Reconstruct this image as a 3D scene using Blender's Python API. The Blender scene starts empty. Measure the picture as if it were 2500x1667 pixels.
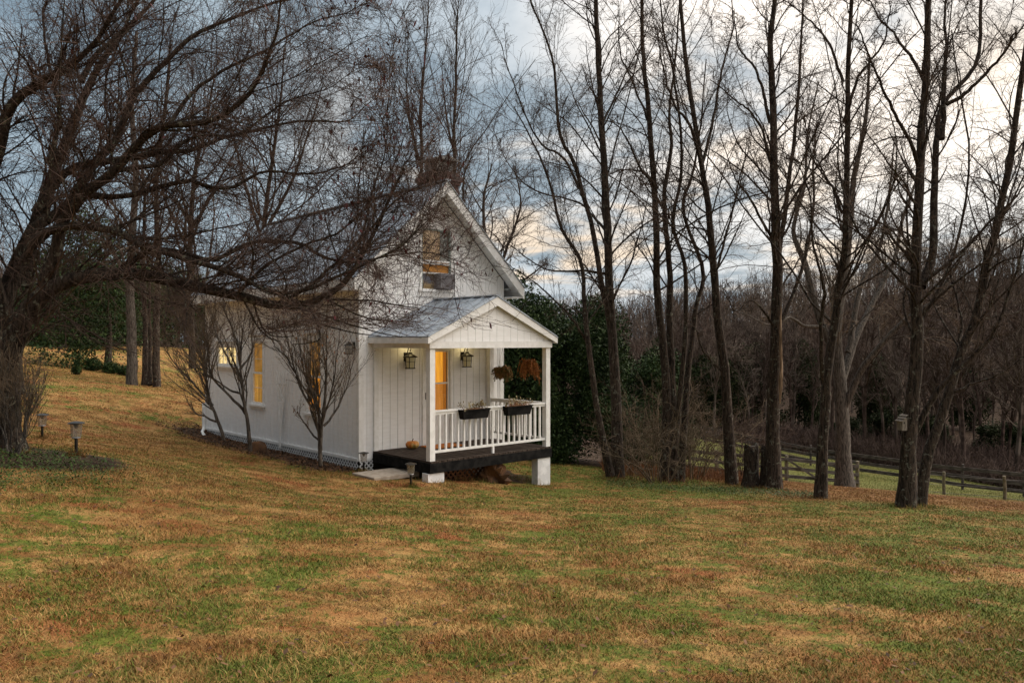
import bpy, math, random
import numpy as np
from mathutils import Vector, Matrix

# ------------------------------------------------------------------ camera, world, sun, exposure
C = bpy.context.scene
COL = C.collection
F = 1908.0; CX = 1250.0; CY = 833.5          # focal length / centre in photograph pixels
EYE = 3.0
cam_d = bpy.data.cameras.new('camera'); cam = bpy.data.objects.new('camera', cam_d); COL.objects.link(cam)
cam_d.sensor_width = 36.0; cam_d.lens = F / 2500 * 36; cam_d.clip_end = 3000; cam_d.clip_start = 0.05
cam.location = (0, 0, EYE); cam.rotation_euler = (math.radians(90), 0, 0)
C.camera = cam
C.view_settings.view_transform = 'Standard'; C.view_settings.look = 'None'
C.view_settings.exposure = 0.30; C.view_settings.gamma = 1.0
C.render.resolution_x = 1024; C.render.resolution_y = 682

SUN_AZ = math.radians(62)      # measured from the view direction (+Y) towards the right (+X)
SUN_EL = math.radians(24)
sd = bpy.data.lights.new('sun', 'SUN'); sd.energy = 2.5; sd.angle = math.radians(35); sd.color = (1, .91, .80)
sun = bpy.data.objects.new('sun', sd); COL.objects.link(sun)
sdir = Vector((math.sin(SUN_AZ)*math.cos(SUN_EL), math.cos(SUN_AZ)*math.cos(SUN_EL), math.sin(SUN_EL)))
sun.rotation_euler = sdir.to_track_quat('Z', 'Y').to_euler()

class NT:
    """small helper for building node trees"""
    def __init__(s, tree): s.t = tree
    def n(s, typ, **kw):
        nd = s.t.nodes.new(typ)
        for k, v in kw.items():
            if k == 'inp':
                for a, b in v.items():
                    if isinstance(b, bpy.types.NodeSocket): s.t.links.new(b, nd.inputs[a])
                    else: nd.inputs[a].default_value = b
            else: setattr(nd, k, v)
        return nd
    def math(s, op, a, b=None, clamp=False):
        nd = s.n('ShaderNodeMath', operation=op); nd.use_clamp = clamp
        for i, v in enumerate((a, b)):
            if v is None: continue
            if isinstance(v, bpy.types.NodeSocket): s.t.links.new(v, nd.inputs[i])
            else: nd.inputs[i].default_value = v
        return nd.outputs[0]
    def maprange(s, v, a, b, c=0., d=1., smooth=True):
        nd = s.n('ShaderNodeMapRange'); nd.interpolation_type = 'SMOOTHSTEP' if smooth else 'LINEAR'
        s.t.links.new(v, nd.inputs[0])
        for i, q in enumerate((a, b, c, d)): nd.inputs[i+1].default_value = q
        return nd.outputs[0]
    def mix(s, f, a, b, blend='MIX'):
        nd = s.n('ShaderNodeMix', data_type='RGBA', blend_type=blend)
        for i, v in ((0, f), (6, a), (7, b)):
            if isinstance(v, bpy.types.NodeSocket): s.t.links.new(v, nd.inputs[i])
            elif i == 0: nd.inputs[i].default_value = v
            else: nd.inputs[i].default_value = tuple(v)[:3] + (1,)
        return nd.outputs[2]
    def noise(s, vec, scale, detail=4, rough=.55, dist=0.):
        nd = s.n('ShaderNodeTexNoise')
        if vec is not None: s.t.links.new(vec, nd.inputs['Vector'])
        nd.inputs['Scale'].default_value = scale; nd.inputs['Detail'].default_value = detail
        nd.inputs['Roughness'].default_value = rough; nd.inputs['Distortion'].default_value = dist
        return nd.outputs[0]

def build_world():
    W = bpy.data.worlds.new('World'); C.world = W; W.use_nodes = True
    T = W.node_tree; T.nodes.clear(); N = NT(T)
    sky = N.n('ShaderNodeTexSky', sky_type='NISHITA'); sky.sun_disc = False
    sky.sun_elevation = SUN_EL; sky.sun_rotation = SUN_AZ; sky.air_density = 1.5; sky.dust_density = 3
    tc = N.n('ShaderNodeTexCoord')
    sp = N.n('ShaderNodeSeparateXYZ', inp={0: tc.outputs['Generated']})
    x, y, z = sp.outputs
    zz = N.math('ADD', N.math('MAXIMUM', z, 0.0), 0.10)
    vx = N.math('DIVIDE', x, zz); vy = N.math('DIVIDE', y, zz)
    v = N.n('ShaderNodeCombineXYZ', inp={0: vx, 1: vy, 2: 0.35}).outputs[0]
    n1 = N.noise(v, 0.85, 8, .56, .35)
    n2 = N.noise(v, 2.3, 6, .6, .5)
    n3 = N.noise(v, 0.33, 3, .5, .2)
    nn = N.math('ADD', N.math('MULTIPLY', n1, .62), N.math('MULTIPLY', n2, .38))
    f = N.maprange(nn, .43, .56)
    dark = N.mix(N.maprange(x, -.55, .15), (.22, .30, .37), (.315, .39, .455))
    light = N.mix(N.maprange(x, -.5, .3), (.38, .48, .56), (.66, .70, .735))
    base = N.mix(f, dark, light)
    # warm breaks low in the sky
    wn = N.math('MULTIPLY', N.maprange(N.noise(v, 1.15, 5, .55, .5), .48, .62), N.maprange(x, -.35, .05))
    wz = N.math('MULTIPLY', N.maprange(z, .03, .09), N.maprange(z, .42, .24))
    base = N.mix(N.math('MULTIPLY', N.math('MULTIPLY', wn, wz), .85), base, (1.0, .80, .60))
    # glow of the hidden sun in the cloud deck
    def lobe(d, a, b):
        dv = Vector(d).normalized()
        dt = N.n('ShaderNodeVectorMath', operation='DOT_PRODUCT', inp={0: tc.outputs['Generated'], 1: tuple(dv)})
        return N.maprange(dt.outputs['Value'], a, b)
    g = lobe((.42, .84, .38), .895, .985)
    g = N.math('MULTIPLY', g, N.maprange(nn, .40, .54, .16, 1.)); g = N.math('MULTIPLY', g, N.maprange(z, .10, .25, .25, 1.))
    base = N.mix(g, base, (1.3, 1.18, 1.06))
    g2 = lobe((.94, .05, .40), .55, .97)
    base = N.mix(N.math('MULTIPLY', g2, .8), base, (2.1, 1.8, 1.5))  # sky right of the frame brightened to light the front wall
    up = N.maprange(z, .36, .85, 1.0, 2.7)  # sky above the frame brightened to lift the ground and walls
    side = N.maprange(x, -.75, .6, .15, 1.35)  # overhead boost weakened on the left to keep the side wall darker
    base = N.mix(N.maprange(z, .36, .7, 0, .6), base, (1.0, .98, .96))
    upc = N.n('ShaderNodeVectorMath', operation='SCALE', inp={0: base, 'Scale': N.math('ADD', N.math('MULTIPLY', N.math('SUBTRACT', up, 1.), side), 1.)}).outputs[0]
    away = N.n('ShaderNodeVectorMath', operation='DOT_PRODUCT', inp={0: tc.outputs['Generated'], 1: (-.78, -.62, 0.)}).outputs['Value']   # unseen sky facing the side wall dimmed to darken that wall
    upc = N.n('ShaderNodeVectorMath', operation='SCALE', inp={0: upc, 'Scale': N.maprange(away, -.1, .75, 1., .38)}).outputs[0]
    ns = N.n('ShaderNodeVectorMath', operation='SCALE', inp={0: sky.outputs[0], 'Scale': 0.05}).outputs[0]
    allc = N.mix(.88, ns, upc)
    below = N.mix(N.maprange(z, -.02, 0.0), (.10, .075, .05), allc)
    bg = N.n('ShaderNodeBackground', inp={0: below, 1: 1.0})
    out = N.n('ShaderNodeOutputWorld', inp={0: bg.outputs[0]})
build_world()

# ------------------------------------------------------------------ generic helpers
rng = np.random.default_rng(11); random.seed(5)
def W3(px, py, Y):
    return np.array([(px-CX)/F*Y, Y, EYE-(py-CY)/F*Y])

def tag(o, label=None, cat=None, group=None, kind=None):
    if label: o['label'] = label
    if cat: o['category'] = cat
    if group: o['group'] = group
    if kind: o['kind'] = kind
    return o
def empty(name, loc, rz=0, label=None, cat=None, group=None):
    o = bpy.data.objects.new(name, None); COL.objects.link(o); o.location = loc; o.rotation_euler = (0, 0, rz)
    o.empty_display_size = .2
    return tag(o, label, cat, group)

class MB:
    """collects faces, builds ONE mesh object"""
    def __init__(s): s.v = []; s.f = {3: [], 4: []}; s.ng = []; s.n = 0; s.col = []
    def arr(s, V, Fq):
        V = np.asarray(V, float).reshape(-1, 3); Fq = np.asarray(Fq, int)
        s.f[Fq.shape[1]].append(Fq + s.n); s.v.append(V); s.n += len(V)
    def box(s, lo, hi, M=None):
        x0, y0, z0 = lo; x1, y1, z1 = hi
        V = np.array([(x0,y0,z0),(x1,y0,z0),(x1,y1,z0),(x0,y1,z0),(x0,y0,z1),(x1,y0,z1),(x1,y1,z1),(x0,y1,z1)], float)
        if M is not None: V = np.array([tuple(M @ Vector(p)) for p in V])
        s.arr(V, [(0,3,2,1),(4,5,6,7),(0,1,5,4),(1,2,6,5),(2,3,7,6),(3,0,4,7)])
    def bar(s, a, b, w, h, up=(0,0,1)):
        """box beam from a to b, width w (sideways) and height h (along up)"""
        a = Vector(a); b = Vector(b); t = (b-a); L = t.length; t.normalize()
        sd = t.cross(Vector(up))
        if sd.length < 1e-4: sd = t.cross(Vector((1,0,0)))
        sd.normalize(); u = sd.cross(t).normalized()
        M = Matrix((( *t, 0),( *sd, 0),( *u, 0),(0,0,0,1))).transposed(); M.translation = a
        s.box((0,-w/2,-h/2),(L,w/2,h/2), M)
    def prism(s, poly, d0, d1, axis='y'):
        """poly in the two other axes, extruded d0..d1 along axis"""
        n = len(poly)
        def P(p, d):
            if axis == 'y': return (p[0], d, p[1])
            if axis == 'x': return (d, p[0], p[1])
            return (p[0], p[1], d)
        V = [P(p, d0) for p in poly] + [P(p, d1) for p in poly]
        base = s.n; s.v.append(np.array(V, float)); s.n += 2*n
        s.ng.append([base+i for i in range(n)]); s.ng.append([base+n+i for i in reversed(range(n))])
        s.f[4].append(np.array([(base+(i+1)%n, base+i, base+n+i, base+n+(i+1)%n) for i in range(n)]))
    def tubes(s, P, R, k=6, cap=False, rough=0.):
        P = np.asarray(P, float); R = np.asarray(R, float)
        if P.ndim == 2: P = P[None]; R = np.broadcast_to(R, P.shape[1:2])[None]
        N, n, _ = P.shape
        T = np.gradient(P, axis=1); T /= np.linalg.norm(T, axis=2, keepdims=True)+1e-9
        m = T.mean(axis=1); m /= np.linalg.norm(m, axis=1, keepdims=True)+1e-9
        a = np.where(np.abs(m[:, 2:3]) < .8, np.array([[0,0,1.]]), np.array([[1.,0,0]]))[:, None, :]
        U = np.cross(T, a); U /= np.linalg.norm(U, axis=2, keepdims=True)+1e-9
        V = np.cross(T, U)
        an = np.arange(k)*2*np.pi/k
        rr = R[:, :, None]*np.ones((1,1,k))
        if rough: rr = rr*(1+rough*rng.standard_normal((N,1,k))*.6+rough*rng.standard_normal((N,n,k))*.5)
        X = P[:, :, None, :] + rr[..., None]*(np.cos(an)[None,None,:,None]*U[:, :, None, :]+np.sin(an)[None,None,:,None]*V[:, :, None, :])
        idx = np.arange(N*n*k).reshape(N, n, k)
        A = idx[:, :-1, :]; B = np.roll(A, -1, axis=2); Dn = idx[:, 1:, :]; E = np.roll(Dn, -1, axis=2)
        Q = np.stack([A, B, E, Dn], axis=-1).reshape(-1, 4)
        base = s.n
        s.arr(X.reshape(-1, 3), Q)
        if cap:
            for i in range(N):
                s.ng.append([base+q for q in idx[i, 0, ::-1]]); s.ng.append([base+q for q in idx[i, -1, :]])
    def lathe(s, prof, c=(0,0,0), k=16, rough=0.):
        """prof = [(r,z)...] bottom to top around vertical axis at c"""
        P = np.array([(c[0], c[1], c[2]+z) for r, z in prof]); n = len(prof)
        an = np.arange(k)*2*np.pi/k
        V = [(c[0]+r*math.cos(a), c[1]+r*math.sin(a), c[2]+z) for r, z in prof for a in an]
        Q = [(i*k+j, i*k+(j+1)%k, (i+1)*k+(j+1)%k, (i+1)*k+j) for i in range(n-1) for j in range(k)]
        base = s.n; s.arr(V, Q)
        s.ng.append([base+j for j in reversed(range(k))]); s.ng.append([base+(n-1)*k+j for j in range(k)])
    def build(s, name, mat, parent=None, smooth=False, loc=None, label=None, attr=None, origin=None):
        me = bpy.data.meshes.new(name)
        V = np.concatenate(s.v) if s.v else np.zeros((0,3))
        if origin is not None: V = V-np.asarray(origin)
        fl = []; st = []; pos = 0
        for k in (3, 4):
            if s.f[k]:
                A = np.concatenate(s.f[k]); fl.append(A.ravel()); st.append(pos+np.arange(len(A))*k); pos += A.size
        for g in s.ng: fl.append(np.array(g)); st.append(np.array([pos])); pos += len(g)
        me.vertices.add(len(V)); me.vertices.foreach_set('co', V.astype(np.float32).ravel())
        fl = np.concatenate(fl).astype(np.int32); st = np.concatenate(st).astype(np.int32)
        me.loops.add(len(fl)); me.loops.foreach_set('vertex_index', fl)
        me.polygons.add(len(st)); me.polygons.foreach_set('loop_start', st)
        me.polygons.foreach_set('use_smooth', np.full(len(st), bool(smooth)))
        if attr is not None:
            at = me.attributes.new('tint', 'FLOAT', 'POINT'); at.data.foreach_set('value', np.asarray(attr, np.float32))
        me.update(calc_edges=True); me.validate()
        me.materials.append(mat)
        o = bpy.data.objects.new(name, me); COL.objects.link(o)
        if parent is not None: o.parent = parent
        if loc is not None: o.location = loc
        if origin is not None and loc is None: o.location = origin
        if label: o['label'] = label
        return o

def catmull(P, n):
    P = np.asarray(P, float); Q = np.vstack([2*P[0]-P[1], P, 2*P[-1]-P[-2]])
    seg = len(P)-1; out = []
    for u in np.linspace(0, seg-1e-6, n):
        i = int(u); t = u-i; a, b, c, d = Q[i:i+4]
        out.append(.5*((2*b)+(-a+c)*t+(2*a-5*b+4*c-d)*t*t+(-a+3*b-3*c+d)*t**3))
    return np.array(out)

# ------------------------------------------------------------------ materials
MATS = {}
def mat(name, col, rough=.7, col2=None, scale=5., detail=4, lo=.4, hi=.6, bump=0., bscale=None, spec=.3, metal=0., stretch=None, col3=None, scale3=2., em=None, ems=0., world=False, lo3=.5, hi3=.62):
    m = bpy.data.materials.new(name); m.use_nodes = True; T = m.node_tree; N = NT(T)
    b = T.nodes['Principled BSDF']
    b.inputs['Roughness'].default_value = rough; b.inputs['Specular IOR Level'].default_value = spec; b.inputs['Metallic'].default_value = metal
    tc = N.n('ShaderNodeTexCoord'); vec = tc.outputs['Object']
    if world: vec = N.n('ShaderNodeNewGeometry').outputs['Position']
    if stretch:
        vec = N.n('ShaderNodeVectorMath', operation='MULTIPLY', inp={0: vec, 1: stretch}).outputs[0]
    c = None
    if col2 is not None:
        c = N.mix(N.maprange(N.noise(vec, scale, detail), lo, hi), col, col2)
        if col3 is not None: c = N.mix(N.maprange(N.noise(vec, scale3, 5, .6), lo3, hi3), c, col3)
        T.links.new(c, b.inputs['Base Color'])
    else: b.inputs['Base Color'].default_value = tuple(col)+(1,)
    if bump:
        bp = N.n('ShaderNodeBump', inp={'Height': N.noise(vec, bscale or scale*3, 5, .6)}); bp.inputs['Strength'].default_value = bump; bp.inputs['Distance'].default_value = .02
        T.links.new(bp.outputs[0], b.inputs['Normal'])
    if em is not None:
        b.inputs['Emission Strength'].default_value = ems
        if isinstance(em, tuple) and len(em) == 2:
            ec = N.mix(N.maprange(N.noise(vec, scale, detail), lo, hi), em[0], em[1]); T.links.new(ec, b.inputs['Emission Color'])
        else: b.inputs['Emission Color'].default_value = tuple(em)+(1,)
    MATS[name] = m
    return m

white = mat('white_paint_siding', (.84,.835,.825), .6, (.80,.79,.775), 3., bump=.2, bscale=30, stretch=(1,1,6))
trim = mat('white_trim_paint', (.80,.79,.77), .5, (.72,.71,.68), 6., bump=.08, bscale=40)
pier_m = mat('painted_block', (.76,.76,.76), .7, (.62,.62,.62), 5., bump=.3, bscale=40, col3=(.45,.43,.38), scale3=3, lo3=.6, hi3=.75)
deck_m = mat('weathered_deck_paint', (.036,.025,.020), .85, (.075,.058,.046), 4., spec=.1, bump=.3, bscale=40, stretch=(6,1,6))
black_m = mat('black_paint', (.006,.006,.006), .85, (.016,.015,.014), 6., bump=.15, bscale=40, spec=.08)
blackmetal = mat('black_metal', (.012,.011,.01), .4, (.03,.025,.02), 10., metal=.3)
roof_m = mat('galvanised_roof', (.30,.34,.39), .42, (.42,.46,.50), 1.6, metal=.35, bump=.1, bscale=6, stretch=(1,3,1), col3=(.22,.24,.26), scale3=3)
brick_m = bpy.data.materials.new('chimney_brick')
def mk_brick():
    m = brick_m; m.use_nodes = True; T = m.node_tree; N = NT(T); b = T.nodes['Principled BSDF']; b.inputs['Roughness'].default_value = .9
    tc = N.n('ShaderNodeTexCoord'); sp = N.n('ShaderNodeSeparateXYZ', inp={0: tc.outputs['Object']})
    u = N.math('ADD', sp.outputs[0], sp.outputs[1])
    v = N.n('ShaderNodeCombineXYZ', inp={0: u, 1: sp.outputs[2], 2: 0.}).outputs[0]
    br = N.n('ShaderNodeTexBrick', inp={0: v, 'Color1': (.10,.032,.022,1), 'Color2': (.055,.022,.017,1), 'Mortar': (.12,.09,.075,1)})
    br.inputs['Scale'].default_value = 1; br.inputs['Brick Width'].default_value = .21; br.inputs['Row Height'].default_value = .075; br.inputs['Mortar Size'].default_value = .008
    c = N.mix(N.maprange(N.noise(tc.outputs['Object'], 4, 5), .45, .65), br.outputs[0], (.05,.035,.03))
    T.links.new(c, b.inputs['Base Color'])
    bp = N.n('ShaderNodeBump', inp={'Height': br.outputs[1]}); bp.inputs['Strength'].default_value = .5; bp.inputs['Distance'].default_value = -.01; T.links.new(bp.outputs[0], b.inputs['Normal'])
mk_brick()
frame_green = mat('grey_green_frame', (.20,.26,.24), .5, (.28,.33,.31), 6)
concrete = mat('tan_concrete', (.42,.35,.28), .85, (.33,.27,.21), 8, bump=.2)
lattice_brown = mat('brown_lattice', (.22,.09,.035), .8, (.13,.055,.025), 8)
rock_m = mat('tan_rock', (.17,.085,.04), .9, (.09,.05,.03), 5, bump=.9, bscale=9)
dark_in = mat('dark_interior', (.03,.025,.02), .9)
brass = mat('aged_brass', (.16,.10,.03), .45, (.07,.045,.02), 12, metal=.7)
mat('amber_curtain', (.35,.14,.02), .8, em=((.95,.36,.02),(.40,.13,.008)), ems=.85, scale=1.3, stretch=(9,9,.35), col2=(.2,.08,.02))  # room light put into the curtains below as emission
mat('gold_curtain', (.30,.18,.05), .8, em=((.50,.26,.045),(.20,.10,.018)), ems=.85, scale=1.3, stretch=(9,9,.35), col2=(.2,.1,.03))
mat('dim_curtain', (.15,.07,.02), .8, em=((.22,.10,.015),(.06,.028,.006)), ems=1., scale=3, stretch=(9,9,.35), col2=(.1,.05,.02))
mat('room_glow_sheet', (.7,.6,.4), .8, em=((1.0,.80,.42),(.55,.40,.14)), ems=.95, scale=4, stretch=(5,5,2), col2=(.5,.4,.2))  # glowing sheet stands in for the lit room behind the small window
mat('lit_wood', (.40,.16,.02), .5, em=((.80,.35,.025),(.62,.25,.015)), ems=.85, scale=3, stretch=(8,8,.4), col2=(.3,.12,.02))  # indoor light put into the wood as glow, with two darker copies
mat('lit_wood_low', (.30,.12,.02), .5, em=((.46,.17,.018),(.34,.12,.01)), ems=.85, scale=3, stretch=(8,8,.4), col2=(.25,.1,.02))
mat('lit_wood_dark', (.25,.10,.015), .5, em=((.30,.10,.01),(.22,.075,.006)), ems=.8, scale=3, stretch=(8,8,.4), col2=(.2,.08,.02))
mat('attic_blind', (.42,.30,.18), .8, em=((.45,.30,.15),(.36,.24,.12)), ems=.10, scale=4, stretch=(1,1,14), col2=(.36,.25,.15))  # faint indoor light put into the attic blinds as emission
mat('attic_orange', (.35,.16,.04), .8, em=(.5,.22,.05), ems=.12)
mat('lamp_glow', (.38,.34,.22), .5, em=(1.,.78,.36), ems=.05)
def glass_mat(name, tint=(1,1,1), g=.16):
    m = bpy.data.materials.new(name); m.use_nodes = True; T = m.node_tree; T.nodes.clear(); N = NT(T)
    tr = N.n('ShaderNodeBsdfTransparent'); tr.inputs[0].default_value = tuple(tint)+(1,)
    gl = N.n('ShaderNodeBsdfGlossy'); gl.inputs['Roughness'].default_value = .03
    fr = N.n('ShaderNodeLayerWeight'); fr.inputs[0].default_value = .5
    fac = N.math('ADD', N.math('MULTIPLY', N.math('POWER', fr.outputs[1], 4.), .8), g*.3)
    ms = N.n('ShaderNodeMixShader', inp={0: fac, 1: tr.outputs[0], 2: gl.outputs[0]})
    N.n('ShaderNodeOutputMaterial', inp={0: ms.outputs[0]}); MATS[name] = m; return m
glass = glass_mat('window_glass'); jar = glass_mat('jar_glass', (.85,.83,.78), .5)

def bark_mat(name, a, b, lich, amt=.62, sc=1.0):
    m = bpy.data.materials.new(name); m.use_nodes = True; T = m.node_tree; N = NT(T); P = T.nodes['Principled BSDF']
    P.inputs['Roughness'].default_value = .9; P.inputs['Specular IOR Level'].default_value = .15
    pos = N.n('ShaderNodeNewGeometry').outputs['Position']
    st = N.n('ShaderNodeVectorMath', operation='MULTIPLY', inp={0: pos, 1: (1,1,.18)}).outputs[0]
    n1 = N.noise(st, 28*sc, 6, .65, .6)
    c = N.mix(N.maprange(n1, .36, .62), a, b)
    c = N.mix(N.math('MULTIPLY', N.maprange(N.noise(pos, 9, 6, .7, .6), amt, amt+.05), .8), c, lich)
    T.links.new(c, P.inputs['Base Color'])
    bp = N.n('ShaderNodeBump', inp={'Height': n1}); bp.inputs['Strength'].default_value = 1.; bp.inputs['Distance'].default_value = .06
    T.links.new(bp.outputs[0], P.inputs['Normal']); MATS[name] = m; return m
bark_dark = bark_mat('dark_lichen_bark', (.016,.012,.009), (.062,.046,.034), (.19,.19,.14), .57)
bark_brown = bark_mat('brown_furrowed_bark', (.012,.009,.007), (.070,.050,.037), (.17,.165,.13), .57)
bark_grey = bark_mat('grey_furrowed_bark', (.032,.027,.023), (.135,.115,.095), (.28,.27,.23), .66)
bark_pale = mat('split_bare_wood', (.27,.18,.11), .8, (.14,.09,.055), 6, stretch=(6,6,.6), bump=.4)
twig_m = mat('brown_twigs', (.050,.035,.026), .9, (.10,.070,.052), 3, spec=.1, world=True)
twig_red = mat('reddish_twigs', (.050,.033,.027), .9, (.10,.068,.054), 3, spec=.1, world=True)
twig_pale = mat('pale_grey_twigs', (.17,.125,.085), .9, (.10,.075,.05), 3, spec=.1, world=True)
far_twig = mat('distant_mauve_twigs', (.056,.041,.033), .95, (.150,.118,.096), .8, spec=.05, world=True, col3=(.10,.06,.042), scale3=.06, lo3=.52, hi3=.68)
leaf_red = mat('dark_red_leaves', (.10,.012,.014), .6, (.05,.008,.01), 5, world=True)
leaf_brown = mat('dry_brown_leaves', (.20,.085,.03), .8, (.12,.05,.02), 8, world=True)
rust_plant = mat('dried_rust_fronds', (.34,.13,.035), .85, (.20,.075,.02), 10)
olive_plant = mat('drying_olive_fronds', (.12,.10,.03), .85, (.22,.11,.04), 12)
soil = mat('potting_soil', (.10,.045,.02), .95, (.16,.075,.03), 30, bump=.5)
def leaf_mat(name, a, b, c, sc=1.2, rough=.45):
    m = bpy.data.materials.new(name); m.use_nodes = True; T = m.node_tree; N = NT(T); P = T.nodes['Principled BSDF']
    P.inputs['Roughness'].default_value = rough; P.inputs['Specular IOR Level'].default_value = .12
    pos = N.n('ShaderNodeNewGeometry').outputs['Position']
    at = N.n('ShaderNodeAttribute', attribute_name='tint')
    k = N.mix(N.maprange(N.noise(pos, sc, 4, .6), .4, .62), a, b)
    k = N.mix(N.maprange(at.outputs['Fac'], .55, 1.), k, c)
    T.links.new(k, P.inputs['Base Color']); MATS[name] = m; return m
ever_dark = leaf_mat('dark_evergreen_leaves', (.009,.020,.006), (.022,.042,.011), (.050,.078,.024), 1.2, .7)
ever_mid = leaf_mat('green_evergreen_needles', (.013,.022,.007), (.026,.036,.012), (.045,.05,.018), .5, .85)
cover_m = leaf_mat('low_green_cover', (.03,.06,.012), (.06,.10,.02), (.10,.085,.035), 2., .6)
litter_m = leaf_mat('fallen_leaves', (.085,.042,.022), (.15,.078,.04), (.05,.03,.018), 3., .8)

def grass_color(N, pos, jit=None):
    """dead tan grass with green and rust patches; a pattern fixed to the ground"""
    p = N.n('ShaderNodeVectorMath', operation='MULTIPLY', inp={0: pos, 1: (.8, 1, 0)}).outputs[0]
    big = N.noise(p, .50, 7, .68, .9); mid = N.noise(p, 1.9, 5, .6, .3); fin = N.noise(pos, 14, 3, .6)
    c = N.mix(N.maprange(mid, .40, .60), (.235,.110,.034), (.39,.222,.078))
    c = N.mix(N.math('MULTIPLY', N.maprange(N.noise(pos, 3.6, 4, .65, .4), .50, .64), .6), c, (.115,.058,.020))
    c = N.mix(N.math('MULTIPLY', N.maprange(N.noise(pos, 5.5, 3, .6, .4), .56, .68), .6), c, (.12,.12,.03))
    c = N.mix(N.math('MULTIPLY', N.maprange(N.noise(p, .8, 5, .6, .2), .53, .66), .8), c, (.27,.088,.032))
    sp = N.n('ShaderNodeSeparateXYZ', inp={0: pos})
    bias = N.math('ADD', big, N.maprange(sp.outputs[0], -6, 5, -.055, .06, False))
    band = N.math('MULTIPLY', N.math('MULTIPLY', N.maprange(sp.outputs[1], 15.5, 17.5), N.maprange(sp.outputs[1], 23, 20)), N.maprange(sp.outputs[0], -2, 1))
    bias = N.math('ADD', bias, N.math('MULTIPLY', band, .07))
    bias = N.math('ADD', bias, N.math('MULTIPLY', N.math('SUBTRACT', N.noise(pos, 3.4, 5, .7, .5), .5), 1.0))
    bias = N.math('ADD', bias, N.math('MULTIPLY', N.math('SUBTRACT', N.noise(pos, 9., 3, .65, .3), .5), .35))
    if jit is not None: bias = N.math('ADD', bias, N.math('MULTIPLY', N.math('SUBTRACT', jit, .5), .42))
    gfac = N.maprange(bias, .445, .615)
    rus = N.math('MULTIPLY', N.math('MULTIPLY', N.maprange(sp.outputs[1], 15.6, 17.2), N.maprange(sp.outputs[1], 34, 28)), N.maprange(sp.outputs[0], 4.6, 6.5))
    c = N.mix(N.math('MULTIPLY', rus, .7), c, (.20,.078,.028)); gfac = N.math('MULTIPLY', gfac, N.math('SUBTRACT', 1., N.math('MULTIPLY', rus, .8)))
    # the meadow past the fence and the strip along the wood are greener
    far = N.math('MULTIPLY', N.maprange(sp.outputs[1], 30, 38), N.maprange(sp.outputs[0], 2, 10))
    gfac = N.math('MAXIMUM', N.math('MULTIPLY', gfac, .85), N.math('MULTIPLY', far, .75))
    g = N.mix(N.math('MULTIPLY', far, 1.), N.mix(N.maprange(fin, .4, .6), (.038,.092,.008), (.088,.142,.015)), (.10,.135,.03))
    return N.mix(gfac, c, g), gfac, fin
def mk_ground():
    m = bpy.data.materials.new('lawn_ground'); m.use_nodes = True; T = m.node_tree; N = NT(T); P = T.nodes['Principled BSDF']
    P.inputs['Roughness'].default_value = .95; P.inputs['Specular IOR Level'].default_value = .1
    pos = N.n('ShaderNodeNewGeometry').outputs['Position']
    c, gf, fin = grass_color(N, pos)
    sp = N.n('ShaderNodeSeparateXYZ', inp={0: pos})
    fine = N.noise(pos, 30, 4, .7)
    nearc = N.mix(N.maprange(fine, .35, .65), N.mix(.35, c, (.05,.03,.012)), c)
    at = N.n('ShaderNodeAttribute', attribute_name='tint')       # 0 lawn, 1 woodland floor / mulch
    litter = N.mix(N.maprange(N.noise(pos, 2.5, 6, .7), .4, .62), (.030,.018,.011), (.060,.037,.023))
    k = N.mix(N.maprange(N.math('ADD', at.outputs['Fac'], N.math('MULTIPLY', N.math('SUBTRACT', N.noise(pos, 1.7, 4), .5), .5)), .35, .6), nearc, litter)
    T.links.new(k, P.inputs['Base Color'])
    bp = N.n('ShaderNodeBump', inp={'Height': fine}); bp.inputs['Strength'].default_value = .8; bp.inputs['Distance'].default_value = .03
    T.links.new(bp.outputs[0], P.inputs['Normal']); return m
def mk_blade():
    m = bpy.data.materials.new('grass_blades'); m.use_nodes = True; T = m.node_tree; N = NT(T); P = T.nodes['Principled BSDF']
    P.inputs['Roughness'].default_value = .75; P.inputs['Specular IOR Level'].default_value = .15
    pos = N.n('ShaderNodeNewGeometry').outputs['Position']
    at = N.n('ShaderNodeAttribute', attribute_name='tint')
    jt = N.math('FRACT', N.math('MULTIPLY', at.outputs['Fac'], 37.3))
    c, gf, fin = grass_color(N, pos, jt)
    c2 = N.mix(N.maprange(at.outputs['Fac'], 0., .45), N.mix(.6, c, (.035,.02,.009)), c)
    c2 = N.mix(N.maprange(at.outputs['Fac'], .72, 1.), c2, N.mix(.3, c, (.56,.38,.16)))
    T.links.new(c2, P.inputs['Base Color']); return m

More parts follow.
